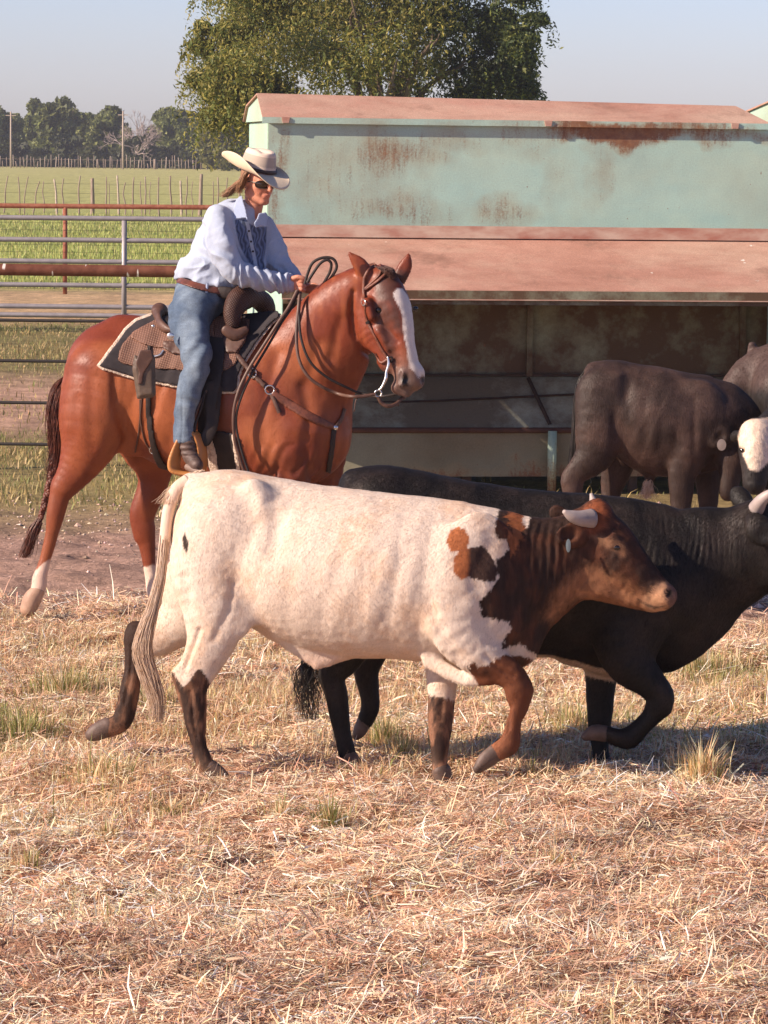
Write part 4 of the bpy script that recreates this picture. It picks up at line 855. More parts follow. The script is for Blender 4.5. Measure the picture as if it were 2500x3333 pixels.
    f = np.clip(1.3 * np.exp(-((x - 2176) / 9) ** 2 - ((y - 1930) / 12) ** 2) * (d < -120), 0, .92)[:, None]; C = C * (1 - f) + .012 * f
    f = (np.exp(-(np.abs(sdpoly(x, y, [(2075, 1950), (2100, 1966), (2128, 1976), (2160, 1974), (2128, 1979), (2100, 1969)])) / 2.5) ** 2) * (d < -120) * .8)[:, None]; C = C * (1 - f) + .02 * f
    f = (np.exp(-((x - 2007) / 20) ** 2 - ((y - 1785) / 12) ** 2) * .75)[:, None]; C = C * (1 - f) + np.array([.03, .016, .012]) * f
    fur(fr, V, F, C, 200000, 7.5, lambda P: np.stack([-.45 + 1.0 * sstep(1900, 1960, P[:, 0]), .9 - .6 * sstep(1900, 1960, P[:, 0]), 0 * P[:, 0]], 1), t, org, w=.7, jit=.13, lift=.2)
    V = disp(V, F, lambda P: -11 * np.exp(-((P[:, 0] - 2176) / 8) ** 2 - ((P[:, 1] - 1930) / 11) ** 2))
    b = mesh('body', fr.w(V), F, M_COATW, t, np.clip(C, .01, .95), True, org)
    for p in ([(682, 2500, -60, 30, 25), (712, 2521, -60, 27, 26), (740, 2536, -60, 15, 22)], [(348, 2368, 215, 32, 24), (318, 2382, 215, 29, 24), (298, 2392, 215, 21, 20)],
              [(1438, 2512, -88, 32, 27), (1443, 2535, -88, 31, 27), (1446, 2548, -88, 30, 26)], [(1612, 2452, -245, 30, 25), (1583, 2474, -245, 28, 24), (1556, 2502, -245, 17, 18)]):
        q = np.array(p); h = Vol(q[:, :3].min(0) - 45, q[:, :3].max(0) + 45, 3.5); h.tube(p, 5); c = q[:, :3].mean(0); h.tube([(q[-1, 0] + 6, q[-1, 1] + 6, q[0, 2], 2.5, 60), (q[1, 0], q[1, 1], q[0, 2], 1.5, 3)], 3, 1, cut=True)
        HV, HF = h.mesh(); mesh('hoof', fr.w(HV), HF, M_HOOF, t, None, True, org)
    def horn(P, r, nm='horn'):
        m = MB(); q = catmull(P, 6); m.add(*tubegeo(fr.w(q), np.interp(np.linspace(0, 1, len(q)), np.linspace(0, 1, len(r)), r) / fr.s, 16)); m.build(nm, M_HORN, t, True, org)
    horn([(1925, 1688, -178), (1890, 1688, -205), (1858, 1678, -222), (1834, 1664, -232)], [33, 27, 18, 6]); horn([(1938, 1660, -70), (1931, 1632, -45), (1924, 1606, -35)], [18, 13, 5])
    for s in (-1, 1): ball(fr, (2007, 1783, -120 + 73 * s), (13, 11, 11), 'eye', M_EYE, t, org)
    m = MB(); th = np.linspace(0, 6.28, 20, endpoint=False); P = np.array([(1850 + 8 * math.cos(a), 1776 + 22 * math.sin(a), -240) for a in th]); Q = P + [0, 0, 3]; VV = fr.w(np.vstack([P, Q, [[1850, 1778, -241], [1850, 1778, -236]]]))
    i = np.arange(20); j = (i + 1) % 20; m.add(VV, [np.stack([i, j, 20 + j, 20 + i], 1), np.concatenate([np.stack([j, i, i * 0 + 40], 1), np.stack([20 + i, 20 + j, i * 0 + 41], 1)])]); m.build('ear_tag', M_TAGW, t, False, org)
    # tail
    g = [(615, 1568, 80), (575, 1596, 66), (549, 1660, 52), (536, 1760, 40), (524, 1860, 20), (507, 1940, 5), (490, 2010, -5), (468, 2080, -12)]
    q = catmull(g, 6); m = MB(); m.add(*tubegeo(fr.w(q), np.interp(np.linspace(0, 1, len(q)), [0, .12, .3, .7, 1], [28, 24, 20, 15, 9]) / fr.s, 14)); m.build('tail', M_TAILW, t, True, org)
    strands(fr, [(538, 1740, 35), (522, 1880, 8), (500, 1970, -5), (478, 2040, -10), (465, 2120, -12), (492, 2210, -15), (512, 2280, -15), (515, 2345, -15)], [14, 16, 19, 26, 34, 32, 26, 9], 460, 1.5, 3, 'tail_switch', M_HAIRW, t, org)
    strands(fr, [(660, 1530, 90), (615, 1556, 80), (568, 1600, 60), (545, 1640, 40)], [10, 16, 16, 10], 220, 1.3, 31, 'tail_hair', M_HAIRW, t, org, 5, 2.5)
    return t
steer()

# ------------------------------------------------------------------ black steer behind
def black_steer():
    fr = Frame(13.88, ([1700, 2100, 2300], [0, -70, -105])); org = G(1700, 13.88); t = thing('steer', 'black steer with lifted foreleg trotting behind the white steer', 'steer', org)
    v = Vol((960, 1480, -320), (2720, 2540, 320), 6.2)
    v.tube([(1240, 1692, 0, 165, 130), (1340, 1760, 0, 222, 165), (1500, 1828, 0, 252, 188), (1700, 1868, 0, 264, 195), (1850, 1880, 0, 260, 190), (2000, 1892, 0, 256, 175), (2120, 1912, 0, 244, 150)], 18, 2)
    v.tube([(1150, 1570, 0, 42, 60), (1262, 1562, 0, 42, 70), (1400, 1592, 0, 40, 70), (1700, 1638, 0, 42, 60), (1950, 1655, 0, 42, 50), (2150, 1690, 0, 50, 45)], 36, 2)
    v.tube([(1230, 1690, -70, 150, 80), (1170, 1830, -100, 140, 80), (1160, 1960, -110, 115, 66), (1140, 2070, -118, 86, 46), (1105, 2150, -120, 62, 34), (1078, 2195, -120, 44, 27), (1095, 2260, -120, 38, 26), (1105, 2330, -120, 33, 23), (1116, 2390, -120, 28, 21), (1130, 2450, -120, 29, 24)], 18)
    v.tube([(1290, 1740, 90, 150, 70), (1250, 1900, 110, 120, 66), (1230, 2020, 120, 90, 50), (1205, 2110, 120, 62, 38), (1192, 2180, 120, 44, 30), (1200, 2240, 120, 34, 25), (1206, 2300, 120, 31, 23), (1190, 2345, 120, 27, 22)], 18)
    v.tube([(2010, 2040, 40, 120, 60), (1965, 2150, 60, 66, 46), (1955, 2230, 60, 50, 38), (1953, 2300, 60, 44, 32), (1950, 2370, 60, 38, 27), (1955, 2440, 60, 27, 22), (1960, 2478, 60, 30, 26)], 18)
    v.tube([(2080, 1950, -120, 150, 60), (2040, 2080, -125, 112, 56), (2060, 2165, -130, 76, 50), (2110, 2215, -132, 54, 42), (2148, 2262, -132, 46, 38), (2146, 2296, -132, 42, 34)], 20)
    v.tube([(2146, 2296, -132, 40, 32), (2118, 2335, -132, 33, 26), (2085, 2368, -132, 30, 24), (2050, 2400, -132, 36, 28), (2015, 2402, -132, 30, 26), (1975, 2388, -132, 26, 24)], 10)
    v.tube([(1850, 2120, 0, 40, 50), (1980, 2150, 0, 50, 60), (2080, 2130, 0, 60, 60)], 30)
    v.tube([(2150, 1895, 0, 228, 120), (2260, 1846, 0, 194, 100), (2350, 1822, 0, 170, 92), (2430, 1800, -10, 148, 84), (2490, 1790, -15, 122, 80)], 22, 2)
    v.tube([(2160, 2090, 0, 100, 70), (2230, 2050, 0, 98, 55), (2310, 1990, 0, 88, 42), (2370, 1925, -5, 70, 36), (2430, 1900, -10, 50, 34)], 30)
    v.tube([(2455, 1740, -20, 108, 74), (2510, 1810, -30, 104, 74), (2570, 1870, -40, 78, 58), (2630, 1915, -50, 55, 50), (2650, 1930, -50, 46, 48)], 18)
    v.tube([(2470, 1675, -20, 50, 45)], 20)
    v.tube([(2455, 1700, -100, 34, 16), (2478, 1728, -135, 48, 12), (2505, 1750, -150, 30, 9)], 12); v.tube([(2478, 1738, -160, 30, 10), (2500, 1752, -164, 18, 8)], 6, cut=True)
    v.tube([(2440, 1660, 60, 26, 12), (2412, 1620, 95, 34, 10), (2395, 1600, 110, 20, 8)], 12)
    V, F = v.mesh(); V = relax(V, F, 1)
    def wr(P):
        x, y, d = P.T
        fold = np.sin((x + .1 * y) * .34 + 5 * vnoise(P, (.012, .006, .012), 3)) * 2.0 * np.clip(.4 + .9 * vnoise(P, .018, 8), 0, 1.2) * sstep(2050, 2140, x) * sstep(2440, 2400, x) * sstep(1650, 1700, y) * sstep(1960, 1880, y)
        return fold + 1.6 * vnoise(P, .022, 2) + .5 * vnoise(P, .07, 5) + 3 * np.sin(x * .055) * sstep(1500, 1600, x) * sstep(2000, 1900, x) * sstep(1750, 1850, y) * .4
    V = disp(V, F, wr); x, y, d = V.T
    k = sstep(-.3, .6, fbm(V, .012, 5)); C = np.array([.008, .006, .005]) + np.array([.014, .009, .007]) * k[:, None]; C = C * (1 + .6 * np.maximum(vnoise(V, .11, 6), 0))[:, None]
    w = sstep(3, -3, sdpoly(x, y, [(1740, 2130), (1830, 2140), (1900, 2155), (2000, 2190), (2010, 2220), (1900, 2200), (1780, 2165)]) + 8 * fbm(V, .03, 9)) * (np.abs(d) < 130); C = C * (1 - w[:, None]) + np.array([.5, .36, .25]) * w[:, None]
    mesh('body', fr.w(V), F, M_COATB, t, C, True, org); fur(fr, V, F, C, 140000, 9, lambda P: np.stack([-.5 + 0 * P[:, 0], .85 + 0 * P[:, 0], 0 * P[:, 0]], 1), t, org, 2)
    for p in ([(1135, 2462, -120, 27, 24), (1155, 2486, -120, 25, 24), (1176, 2500, -120, 15, 20)], [(1185, 2350, 120, 24, 20), (1172, 2378, 120, 22, 20), (1160, 2396, 120, 14, 16)],
              [(1962, 2482, 60, 31, 26), (1968, 2503, 60, 31, 26), (1970, 2512, 60, 30, 26)], [(1968, 2388, -132, 27, 24), (1935, 2385, -132, 26, 23), (1906, 2397, -132, 15, 18)]):
        q = np.array(p); h = Vol(q[:, :3].min(0) - 42, q[:, :3].max(0) + 42, 4); h.tube(p, 5); HV, HF = h.mesh(); mesh('hoof', fr.w(HV), HF, M_HOOF, t, None, True, org)
    m = MB(); q = catmull([(2462, 1655, -70), (2480, 1628, -100), (2510, 1606, -118), (2545, 1600, -125)], 6); m.add(*tubegeo(fr.w(q), np.linspace(27, 8, len(q)) / fr.s, 14)); m.build('horn', M_HORN, t, True, org)
    m = MB(); q = catmull([(2462, 1650, 30), (2490, 1620, 70), (2520, 1600, 90)], 6); m.add(*tubegeo(fr.w(q), np.linspace(24, 7, len(q)) / fr.s, 14)); m.build('horn', M_HORN, t, True, org)
    ball(fr, (2545, 1790, -105), (13, 11, 10), 'eye', M_EYE, t, org)
    m = MB(); q = catmull([(1105, 1600, -10), (1072, 1680, -40), (1055, 1850, -60), (1040, 2000, -70), (1020, 2120, -75)], 6); m.add(*tubegeo(fr.w(q), np.linspace(24, 10, len(q)) / fr.s, 10)); m.build('tail', M_HAIRB, t, True, org)
    strands(fr, [(1035, 2040, -75), (1020, 2120, -75), (1005, 2190, -80), (1003, 2260, -80), (1010, 2340, -80)], [8, 20, 40, 36, 16], 190, 1.5, 5, 'tail_switch', M_HAIRB, t, org, wav=2.5)
    return t
black_steer()

# ------------------------------------------------------------------ dark brown steer by the feeder
def brown_steer():
    fr = Frame(21.0); org = G(2130, 21.0); t = thing('steer', 'dark brown steer with a round ear tag and lowered head by the feeder', 'steer', org)
    v = Vol((1790, 1140, -210), (2520, 1840, 210), 4.6)
    v.tube([(2000, 1300, 0, 122, 95), (2070, 1340, 0, 145, 118), (2140, 1372, 0, 172, 130), (2200, 1385, 0, 168, 128), (2260, 1385, 0, 158, 118), (2310, 1385, 0, 140, 100)], 14, 2)
    v.tube([(1935, 1212, 0, 34, 40), (2010, 1212, 0, 34, 50), (2150, 1240, 0, 38, 50), (2300, 1280, 0, 42, 40)], 26, 2)
    v.tube([(1970, 1290, -50, 98, 55), (1955, 1400, -62, 84, 52), (1935, 1480, -68, 62, 40), (1880, 1535, -70, 40, 26), (1862, 1570, -70, 38, 24), (1868, 1640, -70, 27, 20), (1872, 1720, -70, 21, 16), (1880, 1780, -70, 22, 20), (1892, 1800, -70, 24, 20)], 14)
    v.tube([(1990, 1320, 50, 98, 55), (2000, 1430, 62, 76, 50), (2010, 1510, 68, 56, 38), (1995, 1570, 70, 40, 26), (1985, 1640, 70, 28, 20), (1985, 1740, 70, 22, 17), (1992, 1800, 70, 24, 20)], 14)
    v.tube([(2270, 1330, -60, 95, 45), (2250, 1450, -80, 72, 42), (2222, 1540, -84, 48, 34), (2218, 1600, -84, 40, 28), (2215, 1680, -84, 30, 22), (2216, 1760, -84, 23, 18), (2222, 1800, -84, 26, 22)], 16)
    v.tube([(2290, 1400, 50, 90, 45), (2300, 1500, 62, 56, 36), (2305, 1600, 62, 36, 26), (2306, 1700, 62, 27, 20), (2310, 1800, 62, 26, 22)], 14)
    v.tube([(2110, 1530, 0, 22, 14), (2115, 1560, 0, 16, 12)], 16)
    v.tube([(2280, 1375, 0, 150, 85), (2350, 1390, -5, 125, 70), (2395, 1415, -12, 92, 58)], 18); v.tube([(2370, 1300, 0, 45, 30), (2430, 1350, -5, 38, 26)], 30)
    v.tube([(2388, 1425, -30, 68, 50), (2385, 1480, -45, 58, 48), (2378, 1540, -55, 40, 36), (2372, 1585, -60, 32, 32), (2370, 1605, -60, 27, 30)], 14)
    v.tube([(2372, 1400, -78, 18, 12), (2348, 1420, -100, 34, 10), (2330, 1436, -108, 24, 8)], 10); v.tube([(2345, 1420, -116, 20, 9), (2332, 1432, -118, 12, 8)], 5, cut=True)
    V, F = v.mesh(); V = relax(V, F, 1)
    def hips(P):
        x, y, d = P.T; g = lambda cx, cy, rx, ry: np.exp(-((x - cx) / rx) ** 2 - ((y - cy) / ry) ** 2)
        return 1.4 * vnoise(P, .03, 2) + .4 * vnoise(P, .08, 5) + 7 * g(2015, 1225, 26, 18) - 8 * g(2040, 1280, 22, 45) - 6 * g(2000, 1400, 14, 70) - 5 * g(2260, 1400, 14, 90) + 5 * g(2235, 1470, 30, 40) - 5 * g(2255, 1300, 30, 20) + 1.6 * np.sin(x * .11) * g(2120, 1400, 60, 90)
    V = disp(V, F, hips)
    x, y, d = V.T; k = sstep(-.3, .6, fbm(V, .012, 5)); C = np.array([.034, .020, .015]) + np.array([.044, .025, .019]) * k[:, None]
    mesh('body', fr.w(V), F, M_COATB, t, C, True, org); fur(fr, V, F, C, 60000, 5.5, lambda P: np.stack([-.5 + 0 * P[:, 0], .85 + 0 * P[:, 0], 0 * P[:, 0]], 1), t, org, 3, jit=.14, lift=.15)
    strands(fr, [(2112, 1560, -4), (2112, 1590, -4), (2106, 1622, -4)], [12, 16, 12], 150, 1.3, 8, 'sheath_hair', M_HAIRW, t, org, 6, 1.5)
    strands(fr, [(1915, 1200, 0), (1885, 1260, -15), (1872, 1400, -25), (1868, 1550, -25), (1870, 1650, -25)], [12, 10, 10, 18, 14], 160, 1.6, 9, 'tail', M_HAIRB, t, org, 12)
    m = MB(); th = np.linspace(0, 6.28, 20, endpoint=False); P = np.array([(2349 + 15 * math.cos(a), 1448 + 19 * math.sin(a), -124) for a in th]); Q = P + [0, 0, 3]; VV = fr.w(np.vstack([P, Q, [[2349, 1448, -125], [2349, 1448, -120]]]))
    i = np.arange(20); j = (i + 1) % 20; m.add(VV, [np.stack([i, j, 20 + j, 20 + i], 1), np.concatenate([np.stack([j, i, i * 0 + 40], 1), np.stack([20 + i, 20 + j, i * 0 + 41], 1)])]); m.build('ear_tag', mat_plain('clear_tag_plastic', (.30, .25, .23), .3, 0, bump=0), t, False, org)
    ball(fr, (2412, 1470, -80), (8, 7, 6), 'eye', M_EYE, t, org)
brown_steer()

# ------------------------------------------------------------------ white-faced black cow, facing the camera
def white_face():
    fr = Frame(20.5); org = G(2560, 21.3); t = thing('cow', 'black cow with a curly white face at the right edge', 'cow', org)
    v = Vol((2300, 1060, -260), (2860, 1880, 1060), 5.6)
    v.tube([(2640, 1300, 960, 150, 120), (2610, 1290, 780, 155, 140), (2570, 1275, 600, 150, 125), (2545, 1290, 480, 120, 95)], 18, 2, (1, 0, 0))
    v.tube([(2540, 1200, 640, 92, 70), (2475, 1222, 640, 84, 66), (2415, 1262, 630, 66, 58), (2390, 1330, 620, 50, 50)], 30); v.tube([(2452, 1140, 660, 22, 14), (2448, 1124, 655, 14, 9)], 10)
    v.tube([(2570, 1320, 420, 100, 80), (2560, 1370, 200, 84, 70), (2500, 1420, -60, 72, 62), (2475, 1430, -120, 66, 62)], 16, 2, (1, 0, 0))
    v.tube([(2462, 1420, -140, 60, 58), (2460, 1470, -165, 54, 56), (2458, 1530, -185, 42, 44), (2456, 1575, -195, 36, 40)], 12, 2, (1, 0, 0))
    for s in (-1, 1):
        v.tube([(2462 + 50 * s, 1415, -90, 14, 9), (2462 + 66 * s, 1420, -50, 20, 8), (2462 + 72 * s, 1430, -20, 12, 7)], 10)
        v.tube([(2580 + 62 * s, 1400, 450, 70, 50), (2580 + 62 * s, 1520, 450, 44, 34), (2580 + 62 * s, 1620, 450, 28, 26), (2580 + 62 * s, 1780, 450, 22, 20), (2580 + 62 * s, 1800, 445, 25, 24)], 14)
        v.tube([(2650 + 62 * s, 1380, 900, 76, 54), (2650 + 62 * s, 1500, 910, 50, 38), (2650 + 62 * s, 1600, 920, 30, 26), (2650 + 62 * s, 1740, 920, 24, 22)], 14)
        v.tube([(2462 + 44 * s, 1468, -196, 9, 8)], 5, cut=True); v.tube([(2456 + 18 * s, 1566, -230, 7, 6)], 5, cut=True)
    V, F = v.mesh(); V = relax(V, F, 1)
    def wr(P):
        x, y, d = P.T; return 2 * vnoise(P, .03, 2) + 1.6 * vnoise(P, (.10, .03, .1), 17) * sstep(1380, 1400, y) * sstep(1530, 1500, y) * sstep(-60, -120, d)
    V = disp(V, F, wr); x, y, d = V.T; e = 5 * fbm(V, .04, 3)
    C = np.array([.014, .011, .010]) + np.array([.02, .015, .013]) * sstep(-.3, .6, fbm(V, .015, 5))[:, None]
    C = C + (np.array([.09, .055, .045]) - C) * (sstep(1290, 1240, y) * .8)[:, None]
    f = (sstep(3, -3, sdpoly(x, y, [(2420, 1365), (2505, 1360), (2530, 1430), (2515, 1490), (2470, 1535), (2440, 1530), (2420, 1480), (2400, 1430)]) + e) * sstep(-60, -90, d))[:, None]; C = C * (1 - f) + np.array([.80, .63, .49]) * f
    f = (sstep(1590, 1600, y + e) * (d > 300))[:, None]; C = C * (1 - f) + np.array([.72, .58, .46]) * f
    mesh('body', fr.w(V), F, M_COATB, t, C, True, org); fur(fr, V, F, C, 40000, 7, lambda P: np.stack([rng.normal(0, .5, len(P)), .7 + 0 * P[:, 0], 0 * P[:, 0]], 1), t, org, 4, lift=.6)
    for s in (-1, 1): ball(fr, (2462 + 45 * s, 1466, -186), (8, 8, 8), 'eye', M_EYE, t, org)
white_face()
# ================================================================== HORSE
HF = Frame(17.8); HORG = G(650, 17.8)
M_LEATH = mat_plain('brown_leather', (.075, .036, .024), .5, 0, c2=(.12, .06, .04), scale=18, bump=.3)
M_DKLEATH = mat_plain('dark_leather', (.014, .009, .008), .65, 0, c2=(.026, .016, .013), scale=18, bump=.3)
M_REDLEATH = mat_plain('tooled_red_leather', (.21, .07, .038), .5, 0, c2=(.12, .04, .025), scale=40, bump=.5, bscale=120)
M_METAL = mat_plain('steel', (.75, .74, .72), .25, .9, var=.1, bump=0)
M_FLEECE = mat_plain('fleece', (.80, .67, .54), .95, 0, c2=(.55, .42, .32), scale=60, bump=1, bscale=120, bdist=.01)
def horse():
    t = thing('horse', 'chestnut horse with white blaze and white socks carrying the rider', 'horse', HORG)
    v = Vol((40, 790, -340), (1420, 2075, 400), 5.0)
    v.tube([(375, 1205, 112, 162, 150), (480, 1240, 85, 192, 165), (600, 1292, 60, 238, 172), (750, 1312, 20, 252, 172), (870, 1345, -20, 262, 160), (950, 1400, -50, 190, 140)], 20, 2)
    v.tube([(400, 1085, 105, 58, 60), (520, 1090, 75, 52, 50), (700, 1105, 30, 45, 45), (860, 1085, -15, 45, 32), (930, 1080, -40, 45, 35)], 40, 2)
    # hind quarters and legs
    v.tube([(350, 1240, 20, 148, 100), (312, 1350, 5, 122, 88), (290, 1440, 0, 92, 66), (250, 1525, -5, 62, 44), (206, 1590, -8, 41, 30)], 24)
    v.tube([(196, 1575, -8, 27, 20), (192, 1620, -8, 33, 24), (180, 1680, -8, 30, 23), (166, 1750, -8, 21, 16), (146, 1825, -8, 19, 15), (130, 1880, -8, 24, 19), (128, 1905, -8, 25, 20), (118, 1930, -8, 22, 20)], 8)
    v.tube([(470, 1300, 190, 130, 80), (480, 1420, 205, 105, 70), (500, 1500, 212, 70, 48), (500, 1570, 215, 50, 34), (470, 1650, 215, 44, 30), (462, 1690, 215, 40, 27), (466, 1740, 215, 33, 24)], 22)
    v.tube([(470, 1720, 215, 36, 24), (482, 1800, 215, 24, 18), (490, 1870, 215, 20, 16), (502, 1925, 215, 25, 20), (515, 1950, 215, 23, 20)], 8)
    v.tube([(400, 1380, 10, 60, 22), (425, 1450, 25, 36, 14)], 30)
    # chest, shoulder, forelegs
    v.tube([(905, 1300, -110, 130, 50), (870, 1420, -130, 110, 56), (940, 1470, -130, 90, 66)], 40)
    v.tube([(1010, 1330, -60, 125, 95), (1040, 1430, -65, 92, 85)], 34)
    v.tube([(960, 1410, -135, 105, 66), (950, 1520, -140, 76, 52), (945, 1610, -140, 50, 40), (942, 1690, -140, 34, 28), (942, 1735, -140, 33, 28), (940, 1800, -140, 22, 18), (938, 1870, -140, 20, 17), (938, 1930, -140, 25, 22), (946, 1965, -140, 23, 22)], 18)
    v.tube([(1050, 1450, 40, 84, 60), (1060, 1560, 50, 54, 42), (1070, 1660, 52, 36, 30), (1078, 1730, 52, 32, 28), (1060, 1800, 52, 22, 18), (1040, 1870, 52, 20, 17), (1030, 1925, 52, 25, 22), (1036, 1960, 52, 23, 22)], 18)
    # neck
    v.tube([(925, 1275, -45, 208, 118), (1000, 1195, -75, 176, 98), (1070, 1100, -105, 150, 80), (1122, 1010, -130, 116, 68), (1172, 955, -152, 86, 60)], 26)
    v.tube([(1090, 1230, -90, 62, 44), (1130, 1140, -120, 52, 38), (1165, 1060, -150, 40, 30)], 36)
    # head, turned half towards the camera
    LH = (.74, 0, .67)
    v.tube([(1240, 928, -168, 66, 52), (1262, 990, -186, 80, 66), (1282, 1055, -202, 74, 54), (1302, 1130, -218, 58, 44), (1320, 1195, -230, 48, 42), (1326, 1235, -235, 42, 40)], 16, 3, LH)
    v.tube([(1205, 1010, -178, 62, 46), (1208, 1065, -184, 66, 46), (1232, 1115, -198, 44, 40), (1262, 1180, -216, 32, 32)], 26, 3, LH)
    v.tube([(1300, 1262, -236, 24, 28), (1322, 1278, -242, 16, 20)], 14, 2, LH)         # lower lip, chin
    v.tube([(1345, 1215, -240, 34, 40), (1350, 1240, -243, 30, 36)], 14, 2, LH)         # nose end
    for s, e in ((-1, 0), (1, 0)):
        v.tube([(1248 + 50 * s * 1.05, 985, -190 + 52 * s, 17, 20), (1264 + 54 * s, 1030, -200 + 50 * s, 13, 20)], 18)      # brow, orbit
        v.tube([(1336 + 28 * s, 1222, -246 + 26 * s, 17, 15), (1334 + 27 * s, 1246, -250 + 24 * s, 15, 14)], 10)
        v.tube([(1334 + 33 * s, 1214, -256 + 26 * s, 8, 10), (1327 + 32 * s, 1242, -262 + 24 * s, 11, 12)], 7, cut=True)
        v.tube([(1275 + 42 * s, 1080, -205 + 40 * s, 12, 12), (1300 + 34 * s, 1130, -222 + 30 * s, 9, 12)], 26)
    v.tube([(1233, 1009, -250, 8, 8)], 5, cut=True)
    v.tube([(1196, 900, -190, 26, 16), (1172, 862, -196, 24, 12), (1148, 836, -196, 12, 7), (1137, 822, -196, 4, 3)], 12); v.tube([(1184, 880, -214, 14, 8), (1160, 850, -210, 9, 6)], 6, cut=True)
    v.tube([(1300, 905, -120, 24, 16), (1318, 868, -120, 23, 12), (1327, 842, -122, 13, 7), (1331, 824, -122, 4, 3)], 12); v.tube([(1306, 875, -140, 13, 8), (1318, 852, -138, 8, 6)], 6, cut=True)
    V, F = v.mesh(); V = relax(V, F, 1)
    def wr(P):
        x, y, d = P.T; r = 1.2 * vnoise(P, .018, 2) + .25 * vnoise(P, .06, 5)
        r += 2.0 * np.sin((x * .8 - y * .45) * .05 + 2 * vnoise(P, .01, 3)) * sstep(950, 1010, x) * sstep(1180, 1140, x) * sstep(960, 1040, y) * sstep(1350, 1250, y)
        r += 1.5 * np.sin((y * .6 + x) * .12 + 3 * vnoise(P, .015, 6)) * sstep(780, 850, x) * sstep(1060, 1000, x) * sstep(1420, 1460, y) * sstep(1600, 1560, y)
        def gv(pts, w, dep):
            o = 0
            for (x0, y0), (x1, y1) in zip(pts[:-1], pts[1:]):
                tt = np.clip(((x - x0) * (x1 - x0) + (y - y0) * (y1 - y0)) / ((x1 - x0) ** 2 + (y1 - y0) ** 2), 0, 1); dd = (x - x0 - tt * (x1 - x0)) ** 2 + (y - y0 - tt * (y1 - y0)) ** 2; o = np.maximum(o, np.exp(-dd / w ** 2))
            return -dep * o
        nr = d < 40
        r += nr * (gv([(1150, 950), (1141, 1020), (1150, 1085), (1180, 1140), (1222, 1168)], 9, 10) + gv([(300, 1240), (292, 1340), (300, 1450)], 20, 3.5) + gv([(250, 1300), (238, 1420)], 18, 2.5) + gv([(372, 1215), (378, 1320), (398, 1400)], 15, 8)
            + gv([(905, 1150), (870, 1260), (850, 1380), (862, 1450)], 22, 6) + gv([(985, 1260), (1010, 1370), (990, 1470)], 20, 8) + gv([(1040, 1120), (1005, 1230)], 22, 5) + gv([(1110, 1040), (1075, 1170)], 18, 5) + gv([(870, 1560), (905, 1530), (935, 1570)], 16, 9) + gv([(960, 1540), (1000, 1500), (1015, 1560)], 14, 6)
            + gv([(1262, 1120), (1290, 1190)], 9, 4) + gv([(1250, 1060), (1295, 1110)], 8, 4) + gv([(440, 1440), (560, 1525)], 18, 5) + gv([(480, 1120), (470, 1240), (500, 1330)], 26, 4))
        r -= 15 * np.exp(-((x - 1318) / 9) ** 2 - ((y - 1232) / 14) ** 2) * (d < -230) + 9 * np.exp(-((x - 1376) / 5) ** 2 - ((y - 1236) / 13) ** 2)
        r -= 6 * np.exp(-((x - (405 + (y - 1350) * .12)) / 14) ** 2) * sstep(1250, 1350, y) * sstep(1460, 1420, y)
        r -= 5 * np.exp(-((x - (1145 + (y - 1000) * .1)) / 9) ** 2) * sstep(960, 1000, y) * sstep(1120, 1080, y)
        return r
    V = disp(V, F, wr); x, y, d = V.T; nz = fbm(V, .03, 11, 4); e = 5 * nz
    ch = np.array([.205, .044, .019]); lt = np.array([.42, .135, .050]); dk = np.array([.11, .028, .014])
    m = sstep(-.5, .6, fbm(V, (.008, .006, .008), 3) + .9 * np.exp(-((x - 400) / 55) ** 2 - ((y - 1330) / 120) ** 2) + .6 * np.exp(-((x - 860) / 70) ** 2 - ((y - 1420) / 90) ** 2) + .5 * np.exp(-((x - 560) / 120) ** 2 - ((y - 1420) / 90) ** 2) - .5 * sstep(1130, 1080, y)); C = ch + (lt - ch) * m[:, None] * .7  # brighter orange highlights on flank, shoulder and belly painted into the coat
    f = (sstep(1420, 1560, y + 20 * nz) * sstep(820, 900, x) * .8)[:, None]; C = C + (dk * 1.2 - C) * f
    f = (sstep(150, 60, np.hypot(x - 330, y - 1500)) * .0)[:, None]
    f = sstep(1500, 1620, y)[:, None] * (x < 600)[:, None] * .25; C = C + (dk * 1.4 - C) * f
    # streaked neck
    f = (np.clip(vnoise(V, (.07, .012, .05), 5), 0, 1) * sstep(960, 1000, x) * sstep(1220, 1150, x) * .45)[:, None]; C = C + (lt * 1.1 - C) * f
    gr = np.array([.17, .105, .08]); hx = d < -110
    f = (sstep(1120, 1250, y + 2 * e + (x - 1300) * .3) * sstep(1225, 1260, x) * hx)[:, None]; C = C + (gr * 1.25 - C) * f
    dm = np.array([.085, .038, .028])
    for poly, a in (([(1215, 985), (1255, 980), (1275, 1000), (1268, 1060), (1300, 1180), (1290, 1210), (1250, 1130), (1212, 1030)], .8), ([(1215, 905), (1240, 868), (1330, 885), (1382, 980), (1382, 1050), (1350, 1080), (1345, 960), (1300, 925), (1284, 955), (1302, 1010), (1310, 1085), (1282, 1062), (1262, 985), (1222, 975)], .9)):
        f = (sstep(12, -14, sdpoly(x, y, poly) + 2 * e) * hx * a)[:, None]; C = C + (dm - C) * f
    f = (sstep(8, -8, sdpoly(x, y, [(1290, 1195), (1330, 1190), (1345, 1250), (1330, 1300), (1285, 1290), (1280, 1240)]) + e) * hx * .7)[:, None]; C = C + (np.array([.12, .08, .07]) - C) * f
